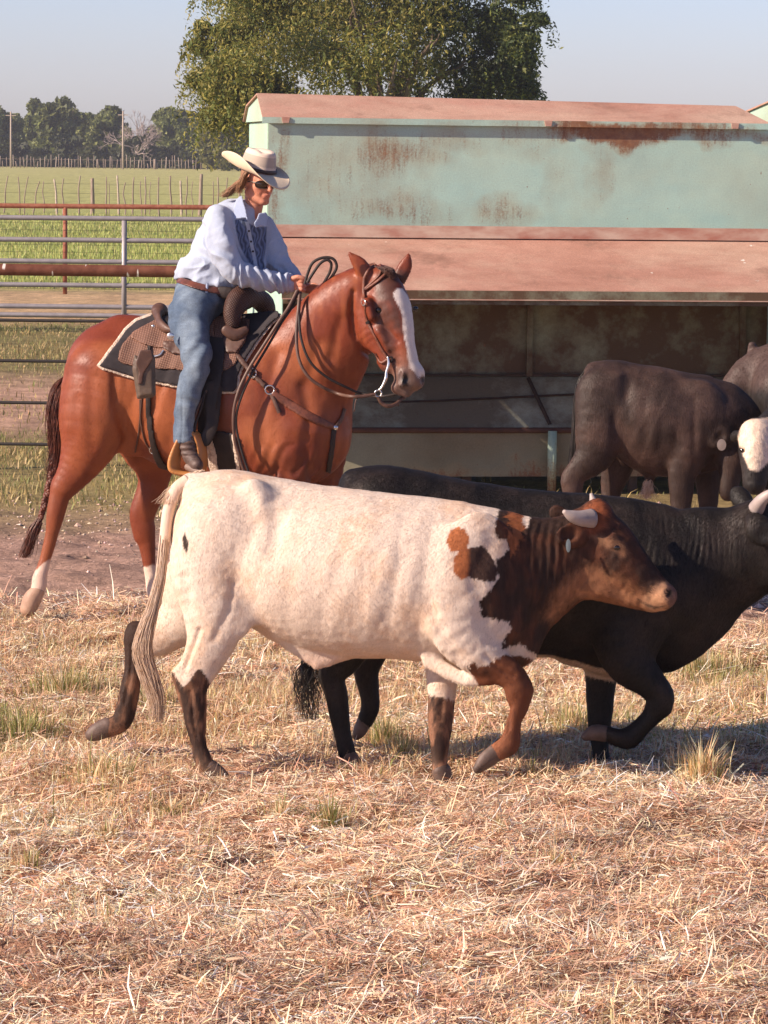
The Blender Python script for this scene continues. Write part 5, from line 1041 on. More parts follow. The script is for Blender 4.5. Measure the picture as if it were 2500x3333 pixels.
    f = (sstep(2, -2, sdpoly(x, y, [(1279, 955), (1293, 936), (1310, 937), (1327, 962), (1341, 991), (1344, 1039), (1351, 1087), (1363, 1136), (1376, 1170), (1388, 1198), (1388, 1225), (1372, 1222), (1360, 1228), (1348, 1210), (1332, 1198), (1322, 1136), (1314, 1087), (1310, 1039), (1304, 1010), (1286, 977)]) + .6 * e) * hx)[:, None]; C = C * (1 - f) + np.array([.76, .68, .62]) * f
    f = np.clip(1.6 * np.exp(-((x - 1318) / 11) ** 2 - ((y - 1234) / 17) ** 2) * (d < -180) + np.exp(-((x - 1376) / 5) ** 2 - ((y - 1236) / 13) ** 2), 0, .9)[:, None]; C = C * (1 - f) + .015 * f
    f = (np.clip(vnoise(V, (.05, .011, .05), 15), 0, 1) * .35 * sstep(1100, 1200, y))[:, None]; C = C + (dk - C) * f
    # socks
    f = (sstep(-3, 3, y - 1828 + .9 * (x - 150) + 2 * e) * (x < 260) * sstep(1700, 1760, y))[:, None]; C = C * (1 - f) + np.array([.68, .50, .40]) * f
    f = (sstep(-3, 3, y - 1842 + 2 * e) * (x > 400) * (x < 640) * (d > 80))[:, None]; C = C * (1 - f) + np.array([.72, .57, .46]) * f
    f = ((y > 1860) * (x > 850))[:, None] * .8; C = C * (1 - f) + np.array([.6, .48, .4]) * f
    f = (np.hypot((x - 1184) / 14, (y - 880) / 22) < 1) & (d < -190); C[f] *= .3
    mesh('body', HF.w(V), F, M_COATH, t, np.clip(C, .01, .95), True, HORG); fur(HF, V, F, C, 170000, 6, lambda P: np.stack([-.7 + 1.1 * (P[:, 0] > 1160), .7 + 0 * P[:, 0], 0 * P[:, 0]], 1), t, HORG, 7, w=.55, jit=.12, lift=.06)
    for p in ([(122, 1925, -8, 24, 22), (104, 1952, -8, 30, 27), (92, 1982, -8, 27, 26)], [(514, 1948, 215, 24, 22), (527, 1968, 215, 29, 27), (535, 1984, 215, 30, 28)],
              [(945, 1965, -140, 24, 24), (953, 1990, -140, 29, 28), (958, 2040, -140, 30, 30)], [(1036, 1965, 52, 24, 24), (1044, 1985, 52, 29, 28), (1048, 2014, 52, 30, 30)]):
        q = np.array(p, float); h = Vol(q[:, :3].min(0) - 45, q[:, :3].max(0) + 45, 4); h.tube(p, 5)
        HV, F2 = h.mesh(); mesh('hoof', HF.w(HV), F2, M_PALEHOOF, t, None, True, HORG)
    ball(HF, (1233, 1010, -246), (11, 10, 9), 'eye', M_EYE, t, HORG); ball(HF, (1352, 1005, -152), (10, 9, 9), 'eye', M_EYE, t, HORG)
    # tail: thick dock, braid, switch
    strands(HF, [(232, 1215, 110), (200, 1260, 80), (188, 1330, 60), (185, 1410, 50), (182, 1480, 45), (168, 1560, 40)], [14, 26, 34, 30, 18, 10], 420, 1.7, 41, 'tail', M_HAIRR, t, HORG, 12, 1.2)
    m = MB(); g = catmull([(184, 1450, 46), (172, 1530, 42), (160, 1580, 40), (145, 1640, 38), (131, 1690, 36)], 14); u = np.linspace(0, 1, len(g))
    for k in range(3):
        q = g.copy(); ph = 6.28 * k / 3; q[:, 0] += 8 * np.sin(u * 34 + ph) * (1 - .4 * u); q[:, 2] += 6 * np.cos(u * 68 + ph); m.add(*tubegeo(HF.w(q), (9 - 3 * u) / HF.s, 8))
    m.build('tail_braid', M_HAIRR, t, True, HORG)
    strands(HF, [(132, 1685, 36), (112, 1720, 34), (96, 1765, 32), (78, 1815, 30)], [8, 18, 17, 9], 260, 1.6, 42, 'tail_switch', M_HAIRR, t, HORG, 9, 1.0)
    strands(HF, [(1240, 868, -200), (1262, 880, -225), (1280, 905, -235)], [26, 22, 12], 170, 1.2, 43, 'forelock', M_HAIRD, t, HORG, 7, 1.0)
    strands(HF, [(1225, 862, -160), (1150, 880, -135), (1080, 920, -110), (1020, 968, -85), (960, 1028, -60)], [8, 13, 14, 14, 8], 420, 1.5, 44, 'mane', M_HAIRR, t, HORG, 10, .5)
    return t, v, bvh_of(V, F)
M_PALEHOOF = mat_plain('pale_hoof', (.50, .32, .22), .6, 0, c2=(.36, .22, .15), scale=20, bump=.2)
M_HAIRD = mat_plain('dark_mane_hair', (.06, .025, .018), .5, 0, c2=(.11, .04, .025), scale=30, bump=0)
_horse, HV, HB = horse()

# ------------------------------------------------------------------ helpers for tack
def strap(path, w, th, name, mat, parent, sub=6, off=1.5, bv=None, ends=None):
    q = catmull([tuple(p) for p in path], sub); P, Nn = drape(bv or HB, [(a, b, None) for a, b in q[:, :2]], -150, off); P[:, 2] = np.convolve(np.pad(P[:, 2], 2, 'edge'), [.2] * 5, 'valid')
    X = HF.w(P); N = np.stack([Nn[:, 0], Nn[:, 2], -Nn[:, 1]], 1); N[:, 1] = np.minimum(N[:, 1], -.3); N /= np.linalg.norm(N, axis=1, keepdims=True)
    V, F = ribbongeo(X, N, np.broadcast_to(w, (len(X),)) / HF.s if not hasattr(w, '__len__') else np.interp(np.linspace(0, 1, len(X)), np.linspace(0, 1, len(w)), w) / HF.s, th / HF.s)
    return mesh(name, V, F, mat, parent, None, True, HORG)
def free(path, r, name, mat, parent, sub=8, flat=None, sides=8, fr=HF, org=HORG):
    q = catmull(path, sub); X = fr.w(q)
    if flat: V, F = ribbongeo(X, np.array([0, -1.0, .15]), r / fr.s, flat / fr.s)
    else:
        rr = np.interp(np.linspace(0, 1, len(X)), np.linspace(0, 1, len(r)), r) if hasattr(r, '__len__') else r; V, F = tubegeo(X, rr / fr.s, sides)
    return mesh(name, V, F, mat, parent, None, True, org)
def ring(c, r, th, name, mat, parent, sx=1.0, sy=1.0):
    a = np.linspace(0, 6.2832, 28); P = np.stack([c[0] + r * sx * np.cos(a), c[1] + r * sy * np.sin(a), c[2] + 0 * a], 1); return free(P, th, name, mat, parent, 1, None, 8)
def blob(tubes, name, mat, parent, h=3.5, fn=None, colfn=None, org=HORG, fr=HF, L=(0, 0, 1)):
    A = np.array([n[:3] for T in tubes for n in T[0]], float); rr = max(max(n[3:]) for T in tubes for n in T[0]) + 14
    v = Vol(A.min(0) - rr, A.max(0) + rr, h)
    for T in tubes: v.tube(T[0], T[1] if len(T) > 1 else 12, 3, T[3] if len(T) > 3 else L, bool(T[2]) if len(T) > 2 else False)
    V, F = v.mesh(); V = relax(V, F, 1)
    if fn: V = disp(V, F, fn)
    return mesh(name, fr.w(V), F, mat, parent, colfn(V) if colfn else None, True, org), v, V, F
def shellpart(vol, polys, t0, t1, name, mat, parent, it=1, dmax=None):
    v = vol.shell(polys, t0, t1, 0, dmax); V, F = v.mesh(); V = relax(V, F, it); return mesh(name, HF.w(V), F, mat, parent, None, True, HORG), V, F
def mat_weave(name, c, c2, sc=9, diag=False):
    t = NT(name); v = t.co((1, 1, 1), rot=(0, 0.6 if diag else .25, 0)); w1 = t.n('ShaderNodeTexChecker'); w1.inputs['Scale'].default_value = sc * 12; t.l(v, w1.inputs[0])
    w = t.n('ShaderNodeTexWave', wave_type='BANDS', bands_direction='X'); w.inputs['Scale'].default_value = sc * 4; t.l(v, w.inputs[0]); w2 = t.n('ShaderNodeTexWave', wave_type='BANDS', bands_direction='Z'); w2.inputs['Scale'].default_value = sc * 4; t.l(v, w2.inputs[0])
    f = t.math('MULTIPLY', w.outputs[1], w2.outputs[1]); n = t.noise(8, 4); col = t.mix(t.ramp(f, [(.05, 0), (.5, 1)]), c2, c); col = t.mix(1, col, t.ramp(n, [(.3, .75), (.7, 1.15)]), 'MULTIPLY')
    t.bump(f, .8, .004); return t.set(col, .5, 0, .4)
M_WEAVE = mat_weave('basket_stamped_leather', (.36, .20, .14), (.17, .08, .05)); M_SWELL = mat_weave('stamped_swell_leather', (.105, .050, .036), (.06, .028, .02), 8, True)
M_PADF = mat_plain('charcoal_felt', (.026, .022, .025), .95, 0, c2=(.042, .035, .037), scale=25, bump=.4)

def sstrap(path, w, t1, name, mat, parent, t0=-2, dmax=0):
    q = catmull([tuple(p) for p in path], 5); T = np.gradient(q, axis=0); T /= np.linalg.norm(T, axis=1, keepdims=True); N = np.stack([-T[:, 1], T[:, 0]], 1); ww = np.interp(np.linspace(0, 1, len(q)), np.linspace(0, 1, len(w)), w)[:, None] if hasattr(w, '__len__') else w
    return shellpart(HVF, [np.vstack([q + N * ww, (q - N * ww)[::-1]]).tolist()], t0, t1, name, mat, parent, 1, dmax)
# ------------------------------------------------------------------ saddle pad
tp = thing('saddle_pad', 'charcoal felt saddle pad with pale fleece edge on the horse', 'saddle pad', HORG)
PADO = [(486, 1020), (440, 1036), (405, 1066), (377, 1106), (350, 1140), (334, 1163), (313, 1190), (330, 1204), (377, 1218), (440, 1238), (503, 1250), (579, 1265), (640, 1275), (703, 1284), (762, 1284), (779, 1266), (784, 1224), (799, 1186), (841, 1119), (884, 1060), (919, 1030), (905, 1000), (500, 980)]
shellpart(HV, [PADO], 2, 12, 'fleece', M_FLEECE, tp)
def inset(p, k):
    p = np.array(p, float); out = []
    n = len(p)
    for i in range(n):
        e0 = p[i] - p[i - 1]; e1 = p[(i + 1) % n] - p[i]; nn = np.array([-(e0 + e1)[1], (e0 + e1)[0]]); nn /= np.linalg.norm(nn) + 1e-9; out.append(p[i] - nn * k)
    return out
PADI = inset(PADO, -9); 
if abs(sum(a[0] * b[1] - b[0] * a[1] for a, b in zip(PADI, PADI[1:] + PADI[:1]))) > abs(sum(a[0] * b[1] - b[0] * a[1] for a, b in zip(PADO, PADO[1:] + PADO[:1]))): PADI = inset(PADO, 9)
shellpart(HV, [PADI], 8, 20, 'felt', M_PADF, tp)

# ------------------------------------------------------------------ saddle
ts = thing('saddle', 'western saddle with basket stamped skirt and dark swell', 'saddle', HORG)
shellpart(HV, [[(500, 1045), (461, 1066), (423, 1091), (398, 1119), (386, 1148), (384, 1172), (398, 1184), (431, 1192), (503, 1200), (590, 1206), (660, 1212), (740, 1205), (768, 1185), (776, 1150), (800, 1110), (815, 1040), (700, 1000)]], 17, 27, 'skirt', M_WEAVE, ts)
shellpart(HV, [[(505, 1040), (462, 1062), (428, 1082), (426, 1100), (460, 1118), (500, 1130), (550, 1136), (640, 1140), (700, 1130), (700, 1010)]], 23, 34, 'rear_jockey', M_WEAVE, ts)
shellpart(HV, [[(530, 1108), (560, 1108), (610, 1120), (640, 1150), (600, 1158), (556, 1150), (530, 1132)]], 30, 38, 'side_jockey', M_LEATH, ts, dmax=0)
shellpart(HV, [[(730, 1060), (800, 1040), (812, 1070), (800, 1105), (770, 1150), (735, 1150), (722, 1110)]], 26, 36, 'front_jockey', M_LEATH, ts, dmax=0)
blob([([(520, 1008, 45, 20, 30), (516, 1030, 5, 20, 12), (520, 1052, -35, 19, 10), (538, 1068, -68, 15, 8), (556, 1074, -84, 10, 6)],), ([(520, 1008, 45, 20, 20), (516, 1030, 95, 20, 12), (522, 1060, 135, 16, 9)],)], 'cantle', M_LEATH, ts, 3, L=(1, .2, 0))
blob([([(530, 1060, 45, 34, 90), (600, 1052, 40, 30, 85), (690, 1050, 30, 30, 60), (750, 1035, 20, 34, 50)],)], 'seat', M_DKLEATH, ts, 4)
blob([([(757, 1052, -118, 26, 22), (757, 1018, -106, 35, 28), (772, 984, -80, 42, 34), (798, 964, -30, 40, 36), (832, 968, 30, 34, 32), (862, 992, 70, 36, 28), (872, 1026, 96, 32, 24)],), ([(795, 975, -20, 34, 30), (798, 945, -20, 15, 15), (806, 930, -20, 16, 20)], 10)], 'swell', M_SWELL, ts, 3.5, L=(.8, 0, -.6))
blob([([(738, 1076, -138, 18, 8), (765, 1090, -140, 20, 8), (798, 1074, -136, 13, 7)],)], 'fork_leather', M_LEATH, ts, 3)
shellpart(HV, [[(655, 1090), (735, 1100), (728, 1200), (712, 1290), (700, 1390), (675, 1440), (640, 1420), (650, 1300), (640, 1200)]], 27, 36, 'fender', M_DKLEATH, ts, dmax=0)
blob([([(690, 1270, -176, 34, 6), (690, 1380, -186, 22, 6), (668, 1432, -190, 22, 6)],)], 'stirrup_leather', M_DKLEATH, ts, 3)
o, V_, F_ = shellpart(HV, [[(664, 1395), (700, 1400), (755, 1408), (772, 1470), (778, 1560), (700, 1570), (668, 1500)]], 2, 11, 'front_cinch', M_DKLEATH, ts)
shellpart(HV, [[(668, 1405), (686, 1410), (706, 1480), (716, 1570), (690, 1570), (676, 1500)]], 9, 17, 'cinch_fleece', M_FLEECE, ts, dmax=0); shellpart(HV, [[(752, 1410), (768, 1420), (780, 1500), (786, 1560), (774, 1560), (762, 1490)]], 9, 17, 'cinch_fleece', M_FLEECE, ts, dmax=0)
HVF = HV; sstrap([(486, 1200), (484, 1296), (486, 1372), (499, 1448), (516, 1498), (545, 1541), (580, 1565)], [10, 10, 10, 12, 13, 12], 7, 'rear_cinch', M_DKLEATH, ts, -2, 60)
for p in ([(462, 1290), (456, 1360), (450, 1420), (440, 1472)], [(456, 1300), (458, 1370), (470, 1430), (486, 1462)]): strap(p, 2.6, 2.5, 'saddle_string', M_LEATH, ts, off=3)
def ovl(c, rx, ry, n=22): return [(c[0] + rx * math.cos(a), c[1] + ry * math.sin(a)) for a in np.linspace(0, 6.283, n)]
strap(ovl((500, 1464), 12, 12), 2.2, 4, 'buckle', M_METAL, ts, 1, 4)
blob([([(556, 1094, -178, 13, 4)],), ([(498, 1062, -120, 6, 5)],)], 'concho', M_METAL, ts, 2)
for p in ([(498, 1062), (488, 1095), (484, 1130), (478, 1160)], [(500, 1064), (494, 1100), (487, 1140), (486, 1165)]): strap(p, 3.5, 3, 'saddle_string', M_DKLEATH, ts, off=36)
strap([(470, 1150), (480, 1158), (500, 1160), (520, 1155), (532, 1140)], 3.5, 3, 'saddle_string', M_METAL, ts, off=36)
# plier case on the skirt
blob([([(472, 1160, -182, 20, 8), (476, 1200, -188, 28, 11), (478, 1250, -190, 30, 12), (480, 1278, -190, 26, 10)],), ([(492, 1290, -190, 14, 9), (462, 1292, -190, 14, 9)], 10)], 'leather_case', M_LEATHC, ts, 3) if False else None
def case():
    m = MB(); P = [(437, 1152), (450, 1162), (470, 1138), (494, 1140), (505, 1165), (508, 1284), (498, 1294), (446, 1300), (440, 1262), (430, 1200)]
    v = Vol((415, 1120, -235), (525, 1315, -160), 3); X, Y = np.broadcast_arrays(v.ax[0][:, None], v.ax[1][None]); D = sdpoly(X, Y, P)[:, :, None]; dd = v.ax[2][None, None]
    v.F = np.maximum(D, np.abs(dd + 196) - 11 * np.clip(-D / 12, .35, 1)).astype(np.float32); V, F = v.mesh(); V = relax(V, F, 2)
    mesh('leather_case', HF.w(V), F, mat_plain('worn_case_leather', (.075, .050, .035), .45, 0, c2=(.14, .10, .07), scale=14, bump=.5), ts, None, True, HORG)
    v.F = np.maximum(sdpoly(X, Y, [(455, 1140), (494, 1140), (500, 1165), (468, 1215), (462, 1250), (448, 1250), (452, 1210), (442, 1180)])[:, :, None], np.abs(dd + 208) - 4).astype(np.float32); V, F = v.mesh()
    mesh('case_flap', HF.w(relax(V, F, 1)), F, M_LEATH, ts, None, True, HORG)
case()
HVF = HV
# breast collar
sstrap([(746, 1126), (775, 1160), (800, 1190), (820, 1214)], 9, 26, 'breast_collar_strap', M_LEATH, ts, 12)
sstrap([(824, 1218), (845, 1240), (868, 1262)], 9, 8, 'breast_collar_strap', M_LEATH, ts)
sstrap([(884, 1280), (930, 1308), (985, 1342), (1040, 1370), (1090, 1392)], [12, 15, 15, 14, 9], 8, 'breast_collar', M_REDLEATH, ts)
strap([(1092, 1390), (1110, 1365), (1122, 1330)], 7, 4, 'breast_collar_strap', M_LEATH, ts, off=3)
sstrap([(1088, 1396), (1084, 1430), (1078, 1480), (1068, 1540)], 9, 7, 'breast_collar_strap', M_DKLEATH, ts, -2, 200)
strap([(884, 1284), (896, 1310), (910, 1344)], 7, 4, 'breast_collar_strap', M_LEATH, ts, off=5)
def surf(x, y, off=8, bv=None):
    P, _ = drape(bv or HB, [(x, y, None)], -180, off); return P[0]
for (x, y, sx, sy) in ((821, 1215, 1.0, 1.15), (878, 1269, 1.15, 1.1)): ring(surf(x, y, 10), 13, 2.9, 'ring', M_METAL, ts, sx, sy)
blob([([(*surf(1092, 1392, 8)[:3], 9, 5)],)], 'concho', M_METAL, ts, 2)
# stirrup: bent wood, seen from in front
SD = -195
free([(606, 1400, SD), (592, 1430, SD), (574, 1470, SD - 4), (562, 1505, SD - 6), (562, 1530, SD - 4), (575, 1545, SD)], [9, 10, 12, 14, 14, 10], 'stirrup_side', mat_plain('stirrup_wood', (.55, .24, .075), .4, 0, c2=(.42, .17, .05), scale=8, stretch=(1, 1, .2), bump=.1), ts, 8, 6) if False else None
M_STW = mat_plain('stirrup_wood', (.56, .25, .08), .4, 0, c2=(.44, .18, .05), scale=8, stretch=(1, 1, .2), bump=.1)
blob([([(607, 1402, SD, 10, 26), (592, 1432, SD, 10, 27), (577, 1466, SD, 11, 28), (567, 1500, SD, 13, 30), (568, 1526, SD, 13, 30), (590, 1540, SD, 10, 34), (630, 1545, SD, 9, 34), (652, 1530, SD, 9, 30), (660, 1490, SD, 7, 26), (654, 1448, SD, 7, 24), (640, 1415, SD, 7, 24), (612, 1400, SD, 9, 24)], 4, 0)], 'stirrup', M_STW, ts, 2.6, L=(.62, 0, .78))
blob([([(628, 1378, SD, 13, 10), (622, 1388, SD, 14, 10), (614, 1400, SD, 10, 9)],)], 'stirrup_wrap', M_DKLEATH, ts, 2.6)
free([(672, 1270, -190), (648, 1320, -196), (634, 1360, -200), (626, 1380, -200)], 3.5, 'saddle_string', M_LEATH, ts, 6, 3)
free([(668, 1275, -192), (655, 1330, -200), (640, 1370, -202), (632, 1410, -204)], 3.5, 'saddle_string', M_DKLEATH, ts, 6, 3)

# ------------------------------------------------------------------ bridle and reins
tb = thing('bridle', 'brown leather bridle with steel bit on the horse\'s head and its reins', 'bridle', HORG)
strap([(1186, 905), (1184, 945), (1186, 985), (1194, 1040), (1206, 1068), (1226, 1105), (1244, 1140), (1258, 1162)], 5, 4, 'cheek_strap', M_REDLEATH, tb, off=3)
strap([(1188, 943), (1222, 920), (1246, 900), (1270, 876)], 4.5, 4, 'brow_band', M_REDLEATH, tb, off=5)
strap([(1238, 862), (1240, 878), (1234, 896), (1216, 914), (1188, 940)], 4, 4, 'crown_strap', M_REDLEATH, tb, off=6)
strap([(1186, 905), (1200, 880), (1224, 860)], 5, 4, 'crown_strap', M_REDLEATH, tb, off=4)
strap([(1196, 1046), (1200, 1052)], 7, 6, 'keeper', M_DKLEATH, tb, off=4)
strap(ovl((1184, 985), 6, 9), 1.8, 3, 'buckle', M_METAL, tb, 1, 6)
b0 = surf(1262, 1166, 10); bd = b0[2]
free([(1262, 1160, bd), (1265, 1185, bd - 2), (1258, 1212, bd - 4), (1256, 1232, bd - 6), (1244, 1258, bd - 8), (1234, 1270, bd - 8)], [4, 5, 5, 6, 4, 4], 'bit_shank', M_METAL, tb, 6)
free([(1262, 1162, bd), (1276, 1164, bd), (1275, 1178, bd + 2), (1264, 1176, bd)], 3, 'bit_ring', M_DKLEATH, tb, 6)
ring((1231, 1281, bd - 8), 11, 2.6, 'ring', M_METAL, tb)
strap([(1264, 1168), (1240, 1180), (1222, 1150)], 4, 4, 'curb_strap', M_REDLEATH, tb, off=4)
free([(1231, 1292, bd - 8), (1242, 1312, bd - 6), (1264, 1322, bd - 4), (1290, 1314, bd + 10), (1306, 1298, bd + 22), (1318, 1292, bd + 34)], 6, 'bit_hobble', M_LEATH, tb, 8, 5)
free([(1300, 1304, bd + 14), (1296, 1322, bd + 10)], 1.8, 'leather_lace', M_LEATH, tb, 4); free([(1180, 1290, bd - 14), (1160, 1300, bd - 16), (1153, 1340, bd - 16)], 1.8, 'leather_lace', M_LEATH, tb, 6)
HD = -150
free([(1222, 1283, bd - 10), (1180, 1290, bd - 14), (1140, 1290, bd - 10), (1096, 1280, -215), (1046, 1258, -222), (1000, 1222, -225), (972, 1165, -212), (965, 1088, -195), (972, 1000, -175), (976, 950, HD)], 5.2, 'rein', M_LEATH, tb, 8, 4)
far = surf(1118, 1258, 4)
free([(1372, 1262, bd + 60), (1250, 1290, bd + 60), (1180, 1282, -150), (1130, 1262, -190), (1060, 1225, -205), (1008, 1175, -210), (980, 1100, -200), (974, 1020, -180), (978, 950, HD)], 4.2, 'rein', M_DKLEATH, tb, 8, 4)
free([(968, 945, HD - 4), (940, 1000, -172), (905, 1052, -188), (858, 1125, -196), (812, 1198, -205), (776, 1275, -214), (760, 1350, -216), (764, 1430, -214), (780, 1490, -212), (796, 1540, -210)], 5.2, 'rein', M_LEATH, tb, 8, 4)
free([(972, 945, HD + 4), (950, 1000, -165), (918, 1048, -180), (870, 1130, -190), (826, 1205, -200), (786, 1290, -212), (768, 1370, -214), (784, 1460, -212), (812, 1545, -210)], 4.0, 'rein', M_DKLEATH, tb, 8, 4)
free([(992, 925, HD + 6), (1002, 890, HD + 4), (1016, 858, HD), (1040, 842, HD), (1068, 838, HD), (1088, 846, HD), (1096, 868, HD), (1086, 892, HD + 3), (1066, 920, HD + 10), (1052, 945, HD + 16)], 4.6, 'rein', M_DKLEATH, tb, 8, 4)
free([(1000, 920, HD - 6), (1020, 888, HD - 8), (1042, 858, HD - 8), (1064, 846, HD - 6), (1078, 858, HD - 4), (1074, 885, HD), (1058, 915, HD + 6), (1046, 942, HD + 14)], 4.6, 'rein', M_DKLEATH, tb, 8, 4)

# ================================================================== RIDER
tr = thing('person', 'rider in pale blue shirt, jeans, straw hat and sunglasses holding the reins', 'person', HORG)
def mat_cloth(name, c, c2, rough=.85, wsc=260, bump=.3):
    t = NT(name); a = t.noise(5, 5, .6); w = t.noise(wsc, 2, .6); col = t.mix(t.ramp(a, [(.3, 0), (.7, 1)]), c, c2); col = t.mix(1, col, t.ramp(w, [(.3, .85), (.7, 1.1)]), 'MULTIPLY')
    t.bump(w, bump, .002); return t.set(col, rough, 0, .2, .2)
M_SKIN = NT('skin'); _a = M_SKIN.n('ShaderNodeAttribute', attribute_name='Col'); M_SKIN.b.inputs['Subsurface Weight'].default_value = .12; M_SKIN.b.inputs['Subsurface Radius'].default_value = (.012, .005, .003); M_SKIN.bump(M_SKIN.noise(90, 4), .25, .003); M_SKIN = M_SKIN.set(_a.outputs[0], .5, None, .4)
M_SHIRT = NT('shirt_cloth'); _a = M_SHIRT.n('ShaderNodeAttribute', attribute_name='Col'); _n = M_SHIRT.noise(300, 2); _c = M_SHIRT.mix(1, _a.outputs[0], M_SHIRT.ramp(_n, [(.3, .88), (.7, 1.08)]), 'MULTIPLY'); M_SHIRT.bump(_n, .25, .002); M_SHIRT = M_SHIRT.set(_c, .85, None, .2, .2)
M_JEANS = NT('denim'); _a = M_JEANS.n('ShaderNodeAttribute', attribute_name='Col'); _n = M_JEANS.noise(260, 3, .7, stretch=(1, 1, .4)); _c = M_JEANS.mix(1, _a.outputs[0], M_JEANS.ramp(_n, [(.3, .75), (.7, 1.2)]), 'MULTIPLY'); M_JEANS.bump(_n, .3, .002); M_JEANS = M_JEANS.set(_c, .85, None, .2)
# head basis: f = where the face looks, l = towards the left ear, u = crown
hf = np.array([.60, .18, -.78]); hf /= np.linalg.norm(hf); hu = np.array([.10, -1, -.20]); hu -= hf * hu.dot(hf); hu /= np.linalg.norm(hu); hl = np.cross(hu, hf)
if hl[0] < 0: hl = -hl
HC = np.array([842.0, 595, -20])
def Hp(a, b, c): return HC + a * hf + b * hl + c * hu
def n(a, b, c, r, rb=None): p = Hp(a, b, c); return (p[0], p[1], p[2], r, rb or r)
v = Vol((530, 520, -255), (1060, 1500, 250), 3.0)
v.tube([n(-16, 0, 22, 50, 44), n(2, 0, 18, 50, 43)], 12, 2, hl)
v.tube([n(14, 0, 4, 40, 36), n(20, 0, -22, 32, 29), n(24, 0, -44, 22, 20)], 14, 3, hl)
v.tube([n(40, 0, -55, 9, 11)], 10, 1, hl)
for s in (-1, 1):
    v.tube([n(26, 24 * s, -8, 15), n(30, 18 * s, -22, 12)], 10, 2); v.tube([n(-6, 36 * s, -30, 12), n(14, 26 * s, -46, 10), n(34, 8 * s, -56, 9)], 12, 2)
    v.tube([n(44, 17 * s, 13, 7), n(40, 28 * s, 12, 6)], 6, 2); v.tube([n(49, 16 * s, 3, 6)], 5, 1, cut=True); v.tube([n(46, 16 * s, 3, 5)], 3, 1)
    v.tube([n(-4, 43 * s, 6, 11, 5), n(-8, 45 * s, -8, 8, 5)], 4, 2, hl)
v.tube([n(50, 0, 8, 5.5), n(59, 0, -5, 6.5), n(65, 0, -13, 7)], 6, 3); v.tube([n(55, -6, -15, 4.5)], 4, 1); v.tube([n(55, 6, -15, 4.5)], 4, 1)
v.tube([n(49, -11, -32, 3.5), n(54, 0, -30, 4.5), n(49, 11, -32, 3.5)], 5, 3); v.tube([n(48, -10, -37, 3.5), n(52, 0, -38, 5), n(48, 10, -37, 3.5)], 5, 3)
v.tube([n(56, -10, -34.3, 1.4), n(58, 0, -34.3, 1.6), n(56, 10, -34.3, 1.4)], 2, 3, cut=True)
v.tube([n(46, -20, -26, 1.5), n(44, -22, -38, 1.5)], 4, 2, cut=True); v.tube([n(46, 20, -26, 1.5), n(44, 22, -38, 1.5)], 4, 2, cut=True)
# neck, trunk, arms, legs under the clothes
v.tube([n(-14, 0, -20, 34, 34), (822, 690, 0, 30, 32), (800, 720, 12, 34, 38)], 10)
v.tube([(670, 920, 35, 68, 70), (690, 850, 30, 66, 66), (728, 780, 22, 74, 70), (765, 735, 18, 60, 74), (800, 712, 14, 34, 50)], 16)
v.tube([(712, 712, -55, 32), (722, 775, -85, 33), (742, 838, -96, 30), (768, 878, -96, 27), (840, 902, -78, 23), (925, 920, -52, 18), (944, 922, -48, 17, 14)], 10)
v.tube([(855, 740, 60, 26), (885, 795, 60, 26), (905, 845, 40, 22), (955, 900, 18, 18), (990, 932, 5, 15), (1004, 940, 0, 15)], 10)
v.tube([(645, 985, -5, 55), (622, 1050, -85, 42), (636, 1130, -155, 34), (618, 1290, -188, 24), (602, 1440, -188, 20)], 14); v.tube([(690, 980, 70, 50), (735, 1060, 150, 46), (745, 1160, 195, 38), (735, 1300, 215, 28), (725, 1430, 215, 22)], 14)
# near fist: back of the hand, four curled fingers, thumb on top
v.tube([(940, 922, -50, 18, 13), (958, 920, -56, 23, 13), (974, 922, -60, 22, 14)], 8)
for i, (yy, ln) in enumerate(((903, 1.0), (914, 1.05), (926, 1.0), (938, .85))):
    v.tube([(966, yy, -64, 6.6), (982, yy + 1 + i, -72, 6.6), (992 - i, yy + 4 + i, -64, 6.2), (990 - i * 1.5, yy + 6 + i, -50, 5.8), (978 - i, yy + 6 + i, -42, 5.4)], 2.2, 4)
v.tube([(950, 908, -68, 9), (970, 902, -74, 8), (988, 907, -74, 7), (1002, 914, -68, 6.2), (1006, 917, -64, 5.5)], 4)
v.tube([(1000, 938, -5, 16, 12), (1022, 942, -10, 17, 12)], 7)
for i in range(4): v.tube([(1024, 932 + 6 * i, -14, 5.6), (1038, 934 + 6 * i, -18, 5.4), (1043, 938 + 6 * i, -8, 5), (1034, 941 + 6 * i, 2, 4.6)], 2.5, 3)
v.tube([(1006, 930, -16, 7), (1022, 926, -24, 6), (1034, 930, -26, 5)], 4)
V, F = v.mesh(); V = disp(V, F, lambda P: .5 * vnoise(P, .09, 5)); x, y, d = V.T
q = V - HC; qa, qb, qc = q @ hf, q @ hl, q @ hu; sk = np.array([.62, .27, .17]); C = np.tile(sk, (len(V), 1)) * (1 + .14 * fbm(V, .06, 3))[:, None]
f = np.exp(-((qa - 50) / 9) ** 2 - (qb / 12) ** 2 - ((qc + 34) / 7) ** 2)[:, None]; C = C * (1 - .7 * f) + np.array([.50, .13, .11]) * .7 * f
f = (np.exp(-((qc + 15) / 14) ** 2 - ((np.abs(qb) - 24) / 12) ** 2) * (qa > 10) * .35)[:, None]; C = C * (1 - f) + np.array([.62, .20, .13]) * f
C = C * (1 - .25 * sstep(.2, .9, vnoise(V, .25, 9)))[:, None]
mesh('body', HF.w(V), F, M_SKIN, tr, np.clip(C, .01, .9), True, HORG)
